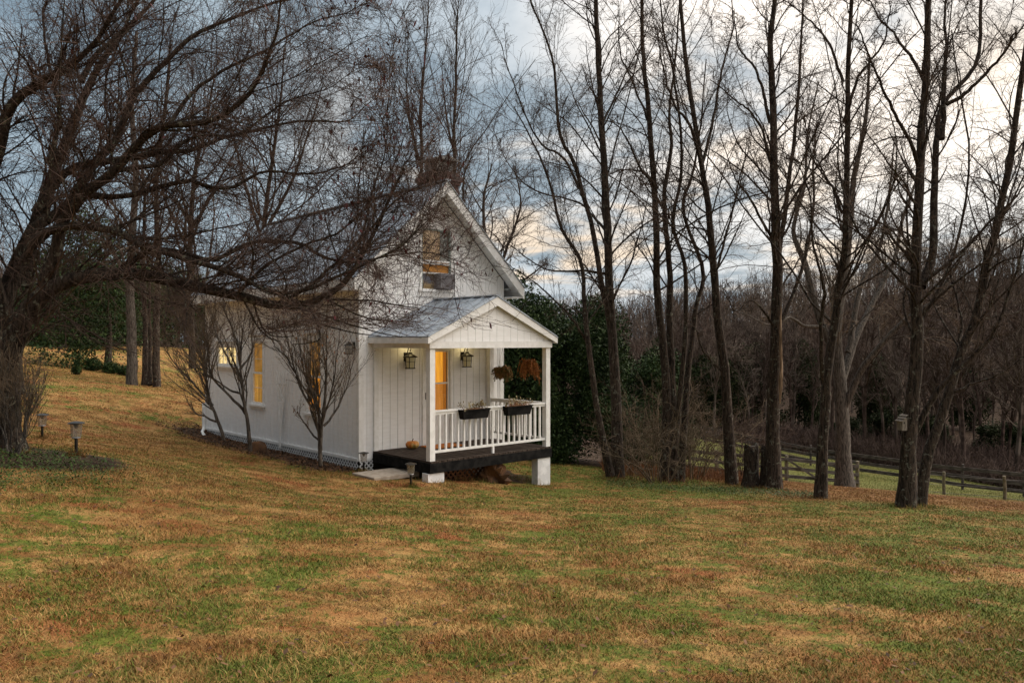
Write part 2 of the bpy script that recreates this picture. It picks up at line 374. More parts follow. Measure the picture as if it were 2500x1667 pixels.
# ------------------------------------------------------------------ terrain (thin plate through surveyed points)
def cp(px, py, Y): p = W3(px, py, Y); return (p[0], p[1], p[2]-EYE)
CPTS = [(0,0,-1.68),(-7,0,-1.3),(8,0,-1.95),(0,-15,-1.1),(-25,-15,.3),(25,-15,-2.8),(-60,0,2.),(-60,-50,3),(60,-50,-4),(0,-60,1),(60,0,-9),
  cp(1250,1667,4.0), cp(0,1667,3.75), cp(2500,1667,4.2), cp(1250,1400,6.75), cp(100,1400,5.6), cp(2400,1400,7.4),
  cp(40,1110,11), cp(190,1100,11.2), cp(102,1068,14.6), cp(500,1190,10.3), (-3.35,17.1,-2.80), (-9.2,23.5,-2.72), (-6.3,20.3,-2.78), (-4.4,16.9,-2.74), (-7.4,20.,-2.70), (-1.65,15.8,-2.82), (.9,18.1,-3.37), (-.2,20.2,-3.25), (-6,26.5,-3.0),
  cp(350,943,30), cp(180,915,36), cp(100,845,80), cp(450,850,80), cp(420,985,26), cp(750,1210,13.2), cp(1300,1230,13.6), cp(1700,1225,15.5),
  cp(1505,1165,20.5), cp(1640,1176,20.5), cp(1787,1182,20), cp(1885,1192,19), cp(2003,1218,17), cp(2061,1189,25), cp(2215,1238,15.5), cp(2490,1262,14.5),
  cp(1920,1174,36), cp(2094,1191,36), cp(2305,1209,35), cp(2453,1220,33), cp(1700,1155,35), cp(1905,1098,60), cp(2200,1150,52), cp(2500,1198,46), cp(1650,1075,62),
  (60,60,-11),(100,90,-9),(40,100,-8.5),(0,100,-8),(0,55,-7),(-40,110,-1.5),(-90,100,1),
  cp(1500,870,220), cp(1900,790,220), cp(2200,722,220), cp(2500,675,210), cp(2900,660,200), cp(1100,880,220), cp(700,860,220), cp(200,838,200), cp(-600,800,200),
  (250,80,10),(-200,60,6),(-200,-50,8),(200,-60,-6),(0,420,-6),(250,400,12),(-250,400,4),(450,250,20),(-450,200,8),(450,-100,0),(-450,-100,10),(0,-200,4)]
CPTS = np.array(CPTS)
def _tps():
    n = len(CPTS); XY = CPTS[:, :2]/30.
    d2 = ((XY[:, None]-XY[None])**2).sum(-1); K = d2*np.log(d2+1e-9)*.5+np.eye(n)*.003
    Pm = np.hstack([np.ones((n,1)), XY]); A = np.zeros((n+3, n+3)); A[:n,:n] = K; A[:n,n:] = Pm; A[n:,:n] = Pm.T
    return XY, np.linalg.solve(A, np.concatenate([CPTS[:,2], np.zeros(3)]))
_TX, _TW = _tps()
def H(x, y):
    x = np.asarray(x, float); y = np.asarray(y, float); sh = x.shape
    q = np.stack([x.ravel(), y.ravel()], 1)/30.; out = np.zeros(len(q))
    for i in range(0, len(q), 20000):
        s = q[i:i+20000]; d2 = ((s[:, None]-_TX[None])**2).sum(-1)
        out[i:i+20000] = (d2*np.log(d2+1e-9)*.5) @ _TW[:-3] + _TW[-3] + s @ _TW[-2:]
    return out.reshape(sh)+EYE
def Hs(x, y): return float(H(np.array([x]), np.array([y]))[0])
def G(px, Y): x = (px-CX)/F*Y; return np.array([x, Y, Hs(x, Y)])

HA = np.array([-3.348, 17.12]); HR = math.radians(42.5)
vv = np.array([math.cos(HR), math.sin(HR)]); uu = np.array([-math.sin(HR), math.cos(HR)])
def to_local(x, y): d = np.stack([np.asarray(x)-HA[0], np.asarray(y)-HA[1]], -1); return d @ vv, d @ uu
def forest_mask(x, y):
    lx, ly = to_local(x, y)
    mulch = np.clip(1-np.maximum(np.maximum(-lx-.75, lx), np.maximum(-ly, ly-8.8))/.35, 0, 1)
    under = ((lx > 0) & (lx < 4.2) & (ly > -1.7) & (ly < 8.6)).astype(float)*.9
    px = CX+F*x/np.maximum(y, 1)
    # woodland: beyond the far fence on the right, thicket behind the house, and beyond the left field
    right = np.clip((y-(74-(px-1600)*.026))/3, 0, 1)*(px > 1500)
    mid = np.clip((y-22.5)/2, 0, 1)*np.clip((1600-px)/60, 0, 1)*(px > 1000)
    left = np.clip((y-92)/5, 0, 1)*(px <= 1500)
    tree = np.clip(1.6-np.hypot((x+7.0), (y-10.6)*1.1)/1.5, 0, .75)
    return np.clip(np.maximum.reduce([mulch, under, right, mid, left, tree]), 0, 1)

def mk_terrain():
    def axis(a, b, n, k, c=0):
        u = np.linspace(-1, 1, n); s = np.sinh(u*k)/math.sinh(k); return np.where(s < 0, s*(-a), s*b)
    xs = axis(-600, 600, 260, 4.6); ys = axis(-260, 700, 340, 4.4)+8
    X, Y = np.meshgrid(xs, ys); Z = H(X.ravel(), Y.ravel()).reshape(X.shape)
    Z = Z+.012*np.sin(X*3.1+np.sin(Y*2.3)*1.5)*np.cos(Y*2.7+X)*(Y < 40)
    m = MB(); idx = np.arange(X.size).reshape(X.shape)
    Q = np.stack([idx[:-1,:-1], idx[:-1,1:], idx[1:,1:], idx[1:,:-1]], -1).reshape(-1, 4)
    m.arr(np.stack([X, Y, Z], -1), Q)
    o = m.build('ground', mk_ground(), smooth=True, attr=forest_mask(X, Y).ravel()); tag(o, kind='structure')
mk_terrain()

# ------------------------------------------------------------------ grass blades
def mk_grass(n=900000):
    u = rng.random(n); Y = 2.6+ (58-2.6)*u**1.75
    X = (rng.random(n)*2-1)*.72*Y*1.02+0
    keep = (forest_mask(X, Y) < .42+rng.random(n)*.2)
    lx, ly = to_local(X, Y); keep &= ~((lx > -.1) & (lx < 4.3) & (ly > -2.2) & (ly < 8.8))
    keep &= ~((Y > 40) & (np.abs(X) < 0))
    X = X[keep]; Y = Y[keep]; n = len(X); Z = H(X, Y)
    cl = .5+.5*np.sin(X*2.3+1.7*np.sin(Y*1.9))*np.sin(Y*2.9+1.3*np.sin(X*1.6))
    h = (.012+.024*rng.random(n)**1.5+.016*cl*rng.random(n))*(1+.006*Y)
    w = (.0011+.0009*rng.random(n))*(1+.17*Y)
    az = rng.random(n)*2*np.pi; lean = h*(.4+1.5*rng.random(n))
    D = np.stack([np.cos(az), np.sin(az)], -1); az2 = rng.random(n)*2*np.pi
    S = np.stack([np.cos(az2), np.sin(az2)], -1)*w[:, None]
    B = np.stack([X, Y, Z-.005], -1)
    V = np.zeros((n, 5, 3))
    V[:,0] = B; V[:,0,:2] -= S; V[:,1] = B; V[:,1,:2] += S
    M = B.copy(); M[:,:2] += D*lean[:,None]*.35; M[:,2] += h*.62
    V[:,2] = M; V[:,2,:2] += S*.75; V[:,3] = M; V[:,3,:2] -= S*.75
    V[:,4] = B; V[:,4,:2] += D*lean[:,None]; V[:,4,2] += h
    i = np.arange(n)*5
    m = MB(); m.arr(V.reshape(-1,3), np.stack([i, i+1, i+2, i+3], -1)); m.f[3].append(np.stack([i+3, i+2, i+4], -1))
    t = np.repeat(rng.random(n), 5)
    o = m.build('lawn_grass', mk_blade(), attr=t); tag(o, 'short dead tan grass mixed with green tufts covering the lawn', 'grass', kind='stuff')
mk_grass()

def leaf_scatter(name, P, size, m, label, cat, zup=.02, tilt=.5, parent=None, kind='stuff'):
    n = len(P); az = rng.random(n)*2*np.pi; s = size*(.6+.8*rng.random(n))
    A = np.stack([np.cos(az), np.sin(az), tilt*rng.standard_normal(n)], -1)*s[:,None]
    Bv = np.stack([-np.sin(az), np.cos(az), tilt*rng.standard_normal(n)], -1)*s[:,None]*.55
    P = P+np.array([0,0,1])*(zup*rng.random(n))[:,None]
    V = np.stack([P-A, P-Bv, P+A, P+Bv], 1); b = MB(); i = np.arange(n)*4
    b.arr(V.reshape(-1,3), np.stack([i,i+1,i+2,i+3], -1))
    o = b.build(name, m, parent=parent, attr=np.repeat(rng.random(n), 4))
    if label: tag(o, label, cat, kind=kind)
    return o

# ================================================================== THE COTTAGE
D0 = 2.75                                     # local z = eye-relative z + D0
house = empty('cottage', (HA[0], HA[1], EYE-D0), HR, 'small white board-sided cottage with steep grey metal roof, brick chimney and front porch', 'house')
def sF(px, y0=0.):                            # local x on the line y=y0 seen at photograph column px
    k = (px-CX)/F; o = HA+uu*y0; return (k*o[1]-o[0])/(vv[0]-k*vv[1])
def sL(px, x0=0.):
    k = (px-CX)/F; o = HA+vv*x0; return (k*o[1]-o[0])/(uu[0]-k*uu[1])
def hz(py, x, y): p = HA+vv*x+uu*y; return D0-(py-CY)/F*p[1]
def loc2w(x, y, z): p = HA+vv*x+uu*y; return (p[0], p[1], z+EYE-D0)
W = 4.216; L = 8.66; RM = .96; RZ = 6.50; RC = W/2
OV = .42; OE = .37
def roof_z(x): return RZ-abs(x-RC)*RM

def siding(b, a0, a1, zlo, ztop, holes, place, pitch=.203, groove=.018):
    """vertical grooved boards; place(a0,a1,z...)->adds a prism. holes=[(a0,a1,z0,z1)]"""
    edges = set([a0, a1]); k = a0
    cuts = []
    while k < a1:
        cuts.append((k, min(k+pitch-groove, a1), 0)); cuts.append((k+pitch-groove, min(k+pitch, a1), 1)); k += pitch
    for h in holes: edges.add(h[0]); edges.add(h[1])
    es = sorted(edges)
    for c0, c1, g in cuts:
        if c0 >= a1: continue
        pts = sorted(set([c0, c1]+[e for e in es if c0 < e < c1]))
        for p0, p1 in zip(pts[:-1], pts[1:]):
            if p1-p0 < 1e-5: continue
            mid = (p0+p1)/2; iv = [(zlo, None)]
            for h in sorted([h for h in holes if h[0] < mid < h[1]], key=lambda q: q[2]):
                lo = iv.pop()[0]; iv.append((lo, h[2])); iv.append((h[3], None))
            for lo, hi in iv:
                if hi is None: place(b, p0, p1, lo, ztop(p0), ztop(p1), g)
                else: place(b, p0, p1, lo, hi, hi, g)
def placeF(y0, th=.1, rec=.016):
    def f(b, p0, p1, lo, t0, t1, g):
        b.prism([(p0, lo), (p1, lo), (p1, t1), (p0, t0)], y0+(rec if g else 0), y0+th)
    return f
def placeL(x0, s=1, th=.1, rec=.016):
    def f(b, p0, p1, lo, t0, t1, g):
        a, c = x0+s*(rec if g else 0), x0+s*th
        b.prism([(p0, lo), (p1, lo), (p1, t1), (p0, t0)], min(a,c), max(a,c), 'x')
    return f
SB = .15; PX0_ = .351
# openings (positions read off the photograph)
wm = (sL(641), sL(617)); wn = (sL(783), sL(753)); ws = (sL(577), sL(533))
zm = (hz(984, 0, wm[0]), hz(838, 0, wm[0])); zn = (hz(1006, 0, wn[0]), hz(836, 0, wn[0])); zs = (hz(890, 0, ws[0]), hz(849, 0, ws[0]))
holesL = [(wm[0]-.05, wm[1]+.05, zm[0]-.05, zm[1]+.05), (wn[0]-.05, wn[1]+.05, zn[0]-.05, zn[1]+.05), (ws[0]-.05, ws[1]+.05, zs[0]-.05, zs[1]+.05)]
d0, d1 = sF(1036), sF(1098); DZ = .32; dz1 = hz(856, d0, 0)
g0, g1 = sF(1029), sF(1100); gz0, gz1 = hz(704, g0, 0), hz(556, g0, 0)
holesF = [(d0, d1, DZ+.02, dz1), (g0, g1, gz0, gz1)]
b = MB(); siding(b, .0, W, SB, lambda x: roof_z(x)-.16, holesF, placeF(0.)); b.build('front_wall', white, house)
b = MB(); siding(b, .1, L-.1, SB, lambda y: roof_z(0)-.16, holesL, placeL(0.)); b.build('side_wall', white, house)
b = MB(); siding(b, .1, L-.1, SB, lambda y: roof_z(0)-.16, [], placeL(W, -1)); b.build('side_wall', white, house)
b = MB(); siding(b, .0, W, SB, lambda x: roof_z(x)-.16, [], placeF(L-.1, .1, 0.)); b.build('back_wall', white, house)
# corner boards
def tb(name, boxes, m=trim, parent=house):
    for lo, hi in boxes: q = MB(); q.box(lo, hi); q.build(name, m, parent)
b = MB()
if 1:
    b.box((-.022, -.022, SB-.02), (.10, -.002, roof_z(0)-.17)); b.box((-.022, -.002, SB-.02), (-.002, .10, roof_z(0)-.17))
b.build('corner_board', trim, house); b = MB()
b.box((W-.10, -.022, SB-.02), (W+.022, -.002, roof_z(W)-.17)); b.box((W+.002, -.002, SB-.02), (W+.022, .10, roof_z(W)-.17))
b.build('corner_board', trim, house)
tb('corner_board', [((-.022, L-.10, SB-.02), (-.002, L+.02, roof_z(0)-.17)), ((PX0_+.0, -.06, DZ+.002), (PX0_+.11, -.002, 2.6))])
# skirting board and lattice under the walls
b = MB(); b.box((-.035, .02, SB-.03), (-.003, L, SB+.035)); b.box((.0, -.035, SB-.03), (.30, -.003, SB+.03)); b.build('skirt_board', trim, house)
def lattice(b, p0, p1, z0, z1, place, sp=.115, w=.028):
    Hh = z1-z0; n = int((p1-p0+Hh)/sp)+1
    for sgn in (1, -1):
        for i in range(n+1):
            a = p0-Hh+i*sp if sgn > 0 else p0+i*sp
            A = (a, z0); Bq = (a+sgn*Hh, z1)
            # clip to [p0,p1]
            def clip(A, Bq):
                (x0, y0), (x1, y1) = A, Bq
                if x0 > x1: x0, y0, x1, y1 = x1, y1, x0, y0
                if x1 < p0 or x0 > p1: return None
                if x0 < p0: y0 += (y1-y0)*(p0-x0)/(x1-x0); x0 = p0
                if x1 > p1: y1 = y0+(y1-y0)*(p1-x0)/(x1-x0); x1 = p1
                return (x0, y0), (x1, y1)
            r = clip(A, Bq)
            if r and abs(r[1][0]-r[0][0]) > .02: place(b, r[0], r[1], w, .004 if sgn > 0 else .012)
b = MB(); lattice(b, .02, L, -.32, SB-.03, lambda b, p, q, w, d: b.bar((-.010-d, p[0], p[1]), (-.010-d, q[0], q[1]), w, .008, up=(1,0,0)))
lattice(b, -.0, .34, -.45, SB-.03, lambda b, p, q, w, d: b.bar((p[0], -.012-d, p[1]), (q[0], -.012-d, q[1]), w, .008, up=(0,1,0)))
b.build('foundation_lattice', pier_m, house)
b = MB(); ly0 = -1.45; lx0, lx1 = sF(1078, ly0), sF(1186, ly0)
lattice(b, lx0, lx1, -.62, .06, lambda b, p, q, w, d: b.bar((p[0], ly0-d, p[1]), (q[0], ly0-d, q[1]), w, .008, up=(0,1,0)), .13, .038)
b.box((lx1-.05, ly0-.03, -.62), (lx1+.0, ly0+.0, .06)); b.build('foundation_lattice', lattice_brown, house, label='brown lattice panel under the porch')
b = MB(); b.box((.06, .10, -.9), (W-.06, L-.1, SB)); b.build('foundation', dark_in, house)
# ceiling / inner box keeps daylight out
b = MB(); b.box((.11, .5, SB+.02), (W-.11, L-.4, 3.9)); b.build('room_core', dark_in, house)

# main roof: two ribbed metal slopes + rake boards + fascia + soffits
def slope(b, x_e, x_r, z_e, z_r, y0, y1, th, rib, rh=.022):
    b.prism([(x_e, z_e), (x_r, z_r), (x_r, z_r-th), (x_e, z_e-th)] if x_e < x_r else [(x_r, z_r), (x_e, z_e), (x_e, z_e-th), (x_r, z_r-th)], y0, y1)
    y = y0+.05
    while y < y1:
        b.bar((x_e, y, z_e+rh/2-.002), (x_r, y, z_r+rh/2-.002), .022, rh); y += rib
b = MB(); xe0 = -OE; xe1 = W+OE; ze = roof_z(-OE)
slope(b, xe0, RC, ze, RZ, -OV-.03, L+.3, .02, .41); slope(b, xe1, RC, ze, RZ, -OV-.03, L+.3, .02, .41)
b.bar((RC, -OV-.04, RZ+.012), (RC, L+.31, RZ+.012), .16, .03)
rf = b.build('roof', roof_m, house)
b = MB()
for sg, xe in ((1, xe0), (-1, xe1)):
    hh = .22
    for ya, yb in ((-OV, -OV+.03), (L+.24, L+.27)):
        b = MB(); b.prism([(xe, ze-.024), (RC, RZ-.024), (RC, RZ-.024-.27), (xe, ze-.024-.27)], ya, yb); b.build('rake_board', trim, house)
b = MB()
for sg, xe in ((1, xe0), (-1, xe1)):
    b.box((min(xe, xe+sg*.025), -OV+.032, ze-.27), (max(xe, xe+sg*.025), L+.238, ze-.03))              # eave fascia
    xi = 0 if sg > 0 else W
    lo, hi = sorted((xe+sg*.027, xi-sg*.002))
    b.box((lo, -OV+.032, ze-.27), (hi, L+.238, ze-.245))                                                # boxed soffit
    b.prism([(xe+sg*.03, ze-.05), (RC, RZ-.05-.02), (RC, RZ-.10-.02), (xe+sg*.03, ze-.10)], -OV+.032, -.002)  # sloped soffit under overhang
b.build('soffit', trim, house)
# gutter pipe at ground, far corner
b = MB(); P = catmull([(-.05, L+.05, .9), (-.06, L+.03, .4), (-.08, L-.02, .14), (-.25, L-.35, .07), (-.42, L-.95, .03)], 14)
b.tubes(P, np.full(14, .05), 10, cap=True); b.build('downspout', trim, house, smooth=True)

# chimney
b = MB(); cx, cy = RC+1.1, 1.35; s = .36
b.box((cx-s, cy-s, 4.0), (cx+s, cy+s, 6.98)); b.box((cx-s-.045, cy-s-.045, 6.78), (cx+s+.045, cy+s+.045, 6.86)); b.box((cx-s-.08, cy-s-.08, 6.862), (cx+s+.08, cy+s+.08, 6.99))
b.box((cx-s-.03, cy-s-.03, 6.992), (cx+s+.03, cy+s+.03, 7.09))
ch = b.build('chimney', brick_m, rf)
b = MB(); s2 = .26
b.box((cx-s2, cy-s2, 7.09), (cx+s2, cy+s2, 7.36)); b.prism([(cx-s2-.12, 7.42), (cx, 7.53), (cx+s2+.12, 7.42), (cx+s2+.12, 7.395), (cx-s2-.12, 7.395)], cy-s2-.12, cy+s2+.12)
for q in (-1, 1):
    for w2 in (-1, 1): b.box((cx+q*s2-.015, cy+w2*s2-.015, 7.36), (cx+q*s2+.015, cy+w2*s2+.015, 7.40))
b.build('chimney_cap', mat('cap_metal', (.10,.10,.10), .6, (.30,.29,.27), 5, metal=.4), rf)

# windows of the long wall
def pleats(b, a0, a1, z0, z1, xd, n=9, amp=.018):
    k = n*4+1; A = np.linspace(a0, a1, k); dx = xd+amp*np.sin(np.arange(k)*np.pi/2+.3)
    V = [(dx[i], A[i], z0) for i in range(k)]+[(dx[i], A[i], z1) for i in range(k)]
    b.arr(V, [(i, i+1, k+i+1, k+i) for i in range(k-1)])
def side_window(w, z, up_m, lo_m, label, cap=True, small=False):
    y0, y1 = w; z0, z1 = z
    f = MB(); t = .075
    f.box((-.028, y0-t-.05, z0-.04), (.06, y0-.05, z1+.05)); f.box((-.028, y1+.05, z0-.04), (.06, y1+t+.05, z1+.05))
    hd = .16 if not small else .11
    f.box((-.030, y0-t-.05, z1+.05), (.06, y1+t+.05, z1+.05+hd))
    f.box((-.065, y0-t-.09, z1+.05+hd), (.02, y1+t+.09, z1+.05+hd+.035))
    win = f.build('window', trim, house, label=label)
    s = MB(); s.box((-.075, y0-t-.09, z0-.10), (.05, y1+t+.09, z0-.05)); s.box((-.034, y0-t-.05, z0-.17), (-.004, y1+t+.05, z0-.102)); s.build('sill', trim, win)
    s = MB(); q = .04; zm_ = (z0+z1)/2
    s.box((.0, y0-.05, z0-.05), (.04, y0+q-.02, z1+.05)); s.box((.0, y1-q+.02, z0-.05), (.04, y1+.05, z1+.05))
    s.box((.001, y0+q-.02, z1), (.039, y1-q+.02, z1+.05)); s.box((.001, y0+q-.02, z0-.05), (.039, y1-q+.02, z0+.015))
    if small:
        s.box((.002, (y0+y1)/2-.03, z0+.015), (.038, (y0+y1)/2+.03, z1))
        for yy in ((y0*.75+y1*.25), (y0*.25+y1*.75)): s.box((.012, yy-.008, z0+.015), (.03, yy+.008, z1))
        s.box((.011, y0+.02, zm_-.008), (.029, y1-.02, zm_+.008))
    else:
        s.box((-.004, y0+q-.02, zm_-.025), (.038, y1-q+.02, zm_+.025))
        for zc in ((zm_+z1)/2-.02, (zm_+z0)/2): s.box((.012, y0+.02, zc-.006), (.028, y1-.02, zc+.006))
    s.build('sash', trim, win)
    p = MB(); p.box((.030, y0+.0, z0), (.034, y1, z1)); p.build('pane', glass, win)
    zc = zm_
    p = MB(); pleats(p, y0-.06, y1+.06, zc, z1+.08, .085); p.build('curtain', MATS[up_m], win)
    p = MB(); pleats(p, y0-.06, y1+.06, z0-.08, zc, .088); p.build('curtain', MATS[lo_m], win)
    return win
side_window(wm, zm, 'dim_curtain', 'gold_curtain', 'tall side window with dim gold curtains')
wv = side_window(wn, zn, 'dim_curtain', 'amber_curtain', 'tall side window glowing orange')
side_window(ws, zs, 'room_glow_sheet', 'room_glow_sheet', 'small bright side window with small panes', small=True)

# gable window with box fan / air conditioner
f = MB(); t = .07
f.box((g0-t, -.028, gz0-.02), (g0, .05, gz1+t)); f.box((g1, -.028, gz0-.02), (g1+t, .05, gz1+t)); f.box((g0, -.028, gz1), (g1, .05, gz1+t))
gw = f.build('window', trim, house, label='gable window with boarded panes and an air conditioner')
s = MB(); s.box((g0-t-.03, -.07, gz0-.07), (g1+t+.03, .03, gz0-.022)); s.box((g0-t, -.034, gz0-.19), (g1+t, -.004, gz0-.072)); s.build('sill', trim, gw)
s = MB(); zA = hz(633, g0, 0); zB = hz(663, g0, 0); q = .035
s.box((g0, .0, gz0-.02), (g0+q, .04, gz1)); s.box((g1-q, .0, gz0-.02), (g1, .04, gz1)); s.box((g0+q, .001, gz1-q), (g1-q, .039, gz1))
s.build('sash', frame_green, gw)
s = MB(); s.box((g0+q, -.006, zA-.04), (g1-q, .038, zA)); s.box((g0+q, -.005, zA-.10), (g1-q, .037, zA-.06)); s.box((g0+q, -.004, zB-.035), (g1-q, .036, zB)); s.build('meeting_rail', trim, gw)
p = MB(); p.box((g0+q, .024, zA), (g1-q, .028, gz1-q)); p.build('pane', glass, gw)
p = MB(); p.box((g0, .07, zA-.02), (g0+(g1-g0)*.68, .08, gz1)); p.build('blind', MATS['attic_blind'], gw)
p = MB(); p.box((g0+(g1-g0)*.68, .09, zA-.02), (g1, .10, gz1)); p.build('blind', mat('grey_blind', (.16,.17,.16), .8, (.22,.23,.22), 4, stretch=(1,1,20)), gw)
p = MB(); p.box((g0+.01, .07, zB), (g1-.01, .08, zA-.03)); p.build('blind', MATS['attic_orange'], gw)
p = MB(); p.box((g0+.01, .06, gz0-.02), (g1-.01, .07, zB-.03)); p.build('pane', mat('murky_pane', (.12,.12,.14), .3, (.28,.20,.10), 3), gw)
a = MB(); ax0 = sF(1063); ax1 = g1-q; az0 = gz0+.01; az1 = hz(671, g1, 0)
a.box((ax0, -.22, az0), (ax1, .05, az1))
zz_ = az0+.03
while zz_ < az1-.03:
    a.box((ax0+.03, -.232, zz_), (ax1-.03, -.221, zz_+.008)); zz_ += .022
a.build('air_conditioner', mat('grey_unit', (.20,.19,.20), .6, (.27,.26,.27), 6), gw)

# porch
PX0, PX1, PY = .351, 3.80, -2.12
b = MB(); x = PX0
while x < PX1-.02:
    b.box((x, PY-.03, DZ-.035), (min(x+.126, PX1), -.004, DZ+random.uniform(0,.003))); x += .142
b.build('porch_deck', deck_m, house)
b = MB(); b.box((PX0-.02, PY-.03, DZ-.24), (PX1+.02, PY+.02, DZ-.037)); b.box((PX0-.02, PY+.022, DZ-.24), (PX0+.03, -.03, DZ-.037)); b.box((PX1-.03, PY+.022, DZ-.24), (PX1+.02, -.03, DZ-.037))
for k in range(1, 6):
    xx = PX0+(PX1-PX0)*k/6; b.box((xx-.02, PY+.022, DZ-.22), (xx+.02, -.03, DZ-.037))
b.build('deck_rim', black_m, house)
def pier(x0, x1, y0, y1, zb):
    b = MB(); h = DZ-.245
    n = max(1, int(round((h-zb)/.2))); st = (h-zb)/n
    for i in range(n): b.box((x0, y0, zb+i*st+.003), (x1, y1, zb+(i+1)*st))
    b.box((x0+.004, y0+.004, zb), (x1-.004, y1-.004, h-.002)); b.build('pier', pier_m, house)
pier(PX0-.05, PX0+.36, PY-.0, PY+.2, -.35)
pier(PX1-.40, PX1-.0, PY+.0, PY+.2, -1.0)
pt = .065
BB, BT = 2.61, 2.752
for (x, y) in ((PX0+pt, PY+pt), (PX1-pt, PY+pt), (PX1-pt, -pt-.01)):
    b = MB(); b.box((x-pt, y-pt, DZ+.002), (x+pt, y+pt, BB)); b.build('porch_post', trim, house)
b = MB(); b.box((PX0-.03, PY-.035, BB), (PX1+.03, PY+.10, BT)); b.box((PX0-.03, PY+.102, BB), (PX0+.06, -.002, BT-.001)); b.box((PX1-.06, PY+.102, BB), (PX1+.03, -.002, BT-.001)); b.build('porch_beam', trim, house)
b = MB(); b.box((PX0+.062, PY+.102, BT-.03), (PX1-.062, -.003, BT-.01)); b.build('porch_ceiling', trim, house)
PC = (PX0+PX1)/2; PRZ = 3.735; PM = .473; PE = .13
def prz(x): return PRZ-abs(x-PC)*PM
b = MB(); siding(b, PX0-.03, PX1+.03, BT+.002, lambda x: max(prz(x)-.06, BT+.004), [], placeF(PY-.012, .06, .008)); b.build('porch_gable', white, house)
b = MB(); xa, xb = PX0-PE, PX1+PE
slope(b, xa, PC, prz(xa), PRZ, PY-.13, -.001, .02, .36, .03); slope(b, xb, PC, prz(xb), PRZ, PY-.13, -.001, .02, .36, .03)
b.bar((PC, PY-.135, PRZ+.012), (PC, -.002, PRZ+.012), .14, .025)
b.build('porch_roof', roof_m, house)
b = MB()
for xe in (xa, xb):
    b = MB(); b.prism([(xe, prz(xe)-.024), (PC, PRZ-.024), (PC, PRZ-.024-.19), (xe, prz(xe)-.024-.13)], PY-.115, PY-.09); b.build('rake_board', trim, house)
b = MB()
for sg, xe in ((1, xa), (-1, xb)):
    b = MB(); lo, hi = sorted((xe, xe+sg*.022)); b.box((lo, PY-.088, prz(xe)-.15), (hi, -.003, prz(xe)-.026))
    lo, hi = sorted((xe+sg*.024, xe+sg*PE+sg*(-.03)-sg*.002)); b.box((lo, PY-.088, prz(xe)-.145), (hi, -.003, prz(xe)-.125)); b.build('fascia', trim, house)
# railing
TR, BR = 1.325, .50
def railing(p, q, n, name):
    p = Vector(p); q = Vector(q); b = MB(); rl = empty(name, (0,0,0)); rl.parent = house
    b.bar(p+Vector((0,0,TR)), q+Vector((0,0,TR)), .085, .035); b.bar(p+Vector((0,0,TR-.045)), q+Vector((0,0,TR-.045)), .04, .05)
    b.build('top_rail', trim, rl); b = MB()
    b.bar(p+Vector((0,0,BR)), q+Vector((0,0,BR)), .045, .05); b.build('bottom_rail', trim, rl)
    for i in range(n):
        c = p.lerp(q, (i+1)/(n+1)); c2 = MB(); c2.box((c.x-.019, c.y-.019, BR+.026), (c.x+.019, c.y+.019, TR-.071)); c2.build('baluster', trim, rl)
    return rl
r1 = railing((PX0+.13, PY+.06, 0), (PX1-.13, PY+.06, 0), 19, 'porch_railing')
b = MB(); mx = sF(1203, PY+.06); b.box((mx-.025, PY+.035, DZ+.002), (mx+.025, PY+.085, BR-.026)); b.build('rail_leg', trim, r1)
railing((PX1-.06, PY+.13, 0), (PX1-.06, -.14, 0), 11, 'porch_railing')

# door
b = MB(); t = .07
b.box((d0-t, -.026, DZ+.002), (d0, .05, dz1+t)); b.box((d1, -.026, DZ+.002), (d1+t, .05, dz1+t)); b.box((d0, -.026, dz1), (d1, .05, dz1+t)); b.box((d0, -.03, DZ+.002), (d1, .05, DZ+.045))
door = b.build('door', trim, house, label='white storm door with tall amber-lit glass')
ga, gb = sF(1052), sF(1093); gzt = hz(859, ga, 0); gzb = hz(1002, ga, 0); gzm = hz(936, ga, 0)
b = MB(); b.box((d0+.004, .0, DZ+.05), (ga, .035, dz1-.004)); b.box((gb, .0, DZ+.05), (d1-.004, .035, dz1-.004)); b.box((ga, .001, gzt), (gb, .034, dz1-.004)); b.box((ga, .001, DZ+.05), (gb, .034, gzb)); b.box((ga, -.002, gzm-.018), (gb, .032, gzm+.018))
b.box((ga+.05, -.008, DZ+.18), (gb-.03, 0.0, gzb-.12)); b.build('storm_frame', trim, door)
b = MB(); b.box((ga, .014, gzb), (gb, .018, gzt)); b.build('pane', glass, door)
b = MB(); b.box((ga-.05, .10, gzm), (gb-.07, .11, gzt+.05)); b.build('inner_door', MATS['lit_wood'], door)
b = MB(); b.box((ga-.05, .10, gzb-.05), (gb-.07, .11, gzm-.002)); b.build('inner_door', MATS['lit_wood_low'], door)
b = MB(); b.box((gb-.055, .12, gzb-.05), (gb+.04, .13, gzt+.05)); b.build('inner_jamb', MATS['lit_wood_dark'], door)
b = MB(); hx_, hzz = d0+.045, hz(968, d0, 0); b.box((hx_-.018, -.012, hzz-.07), (hx_+.018, -.0, hzz+.09)); b.tubes(catmull([(hx_, -.01, hzz+.05), (hx_, -.05, hzz+.04), (hx_+.01, -.055, hzz-.03), (hx_+.03, -.05, hzz-.06)], 8), np.full(8, .009), 6, cap=True); b.build('handle', blackmetal, door)

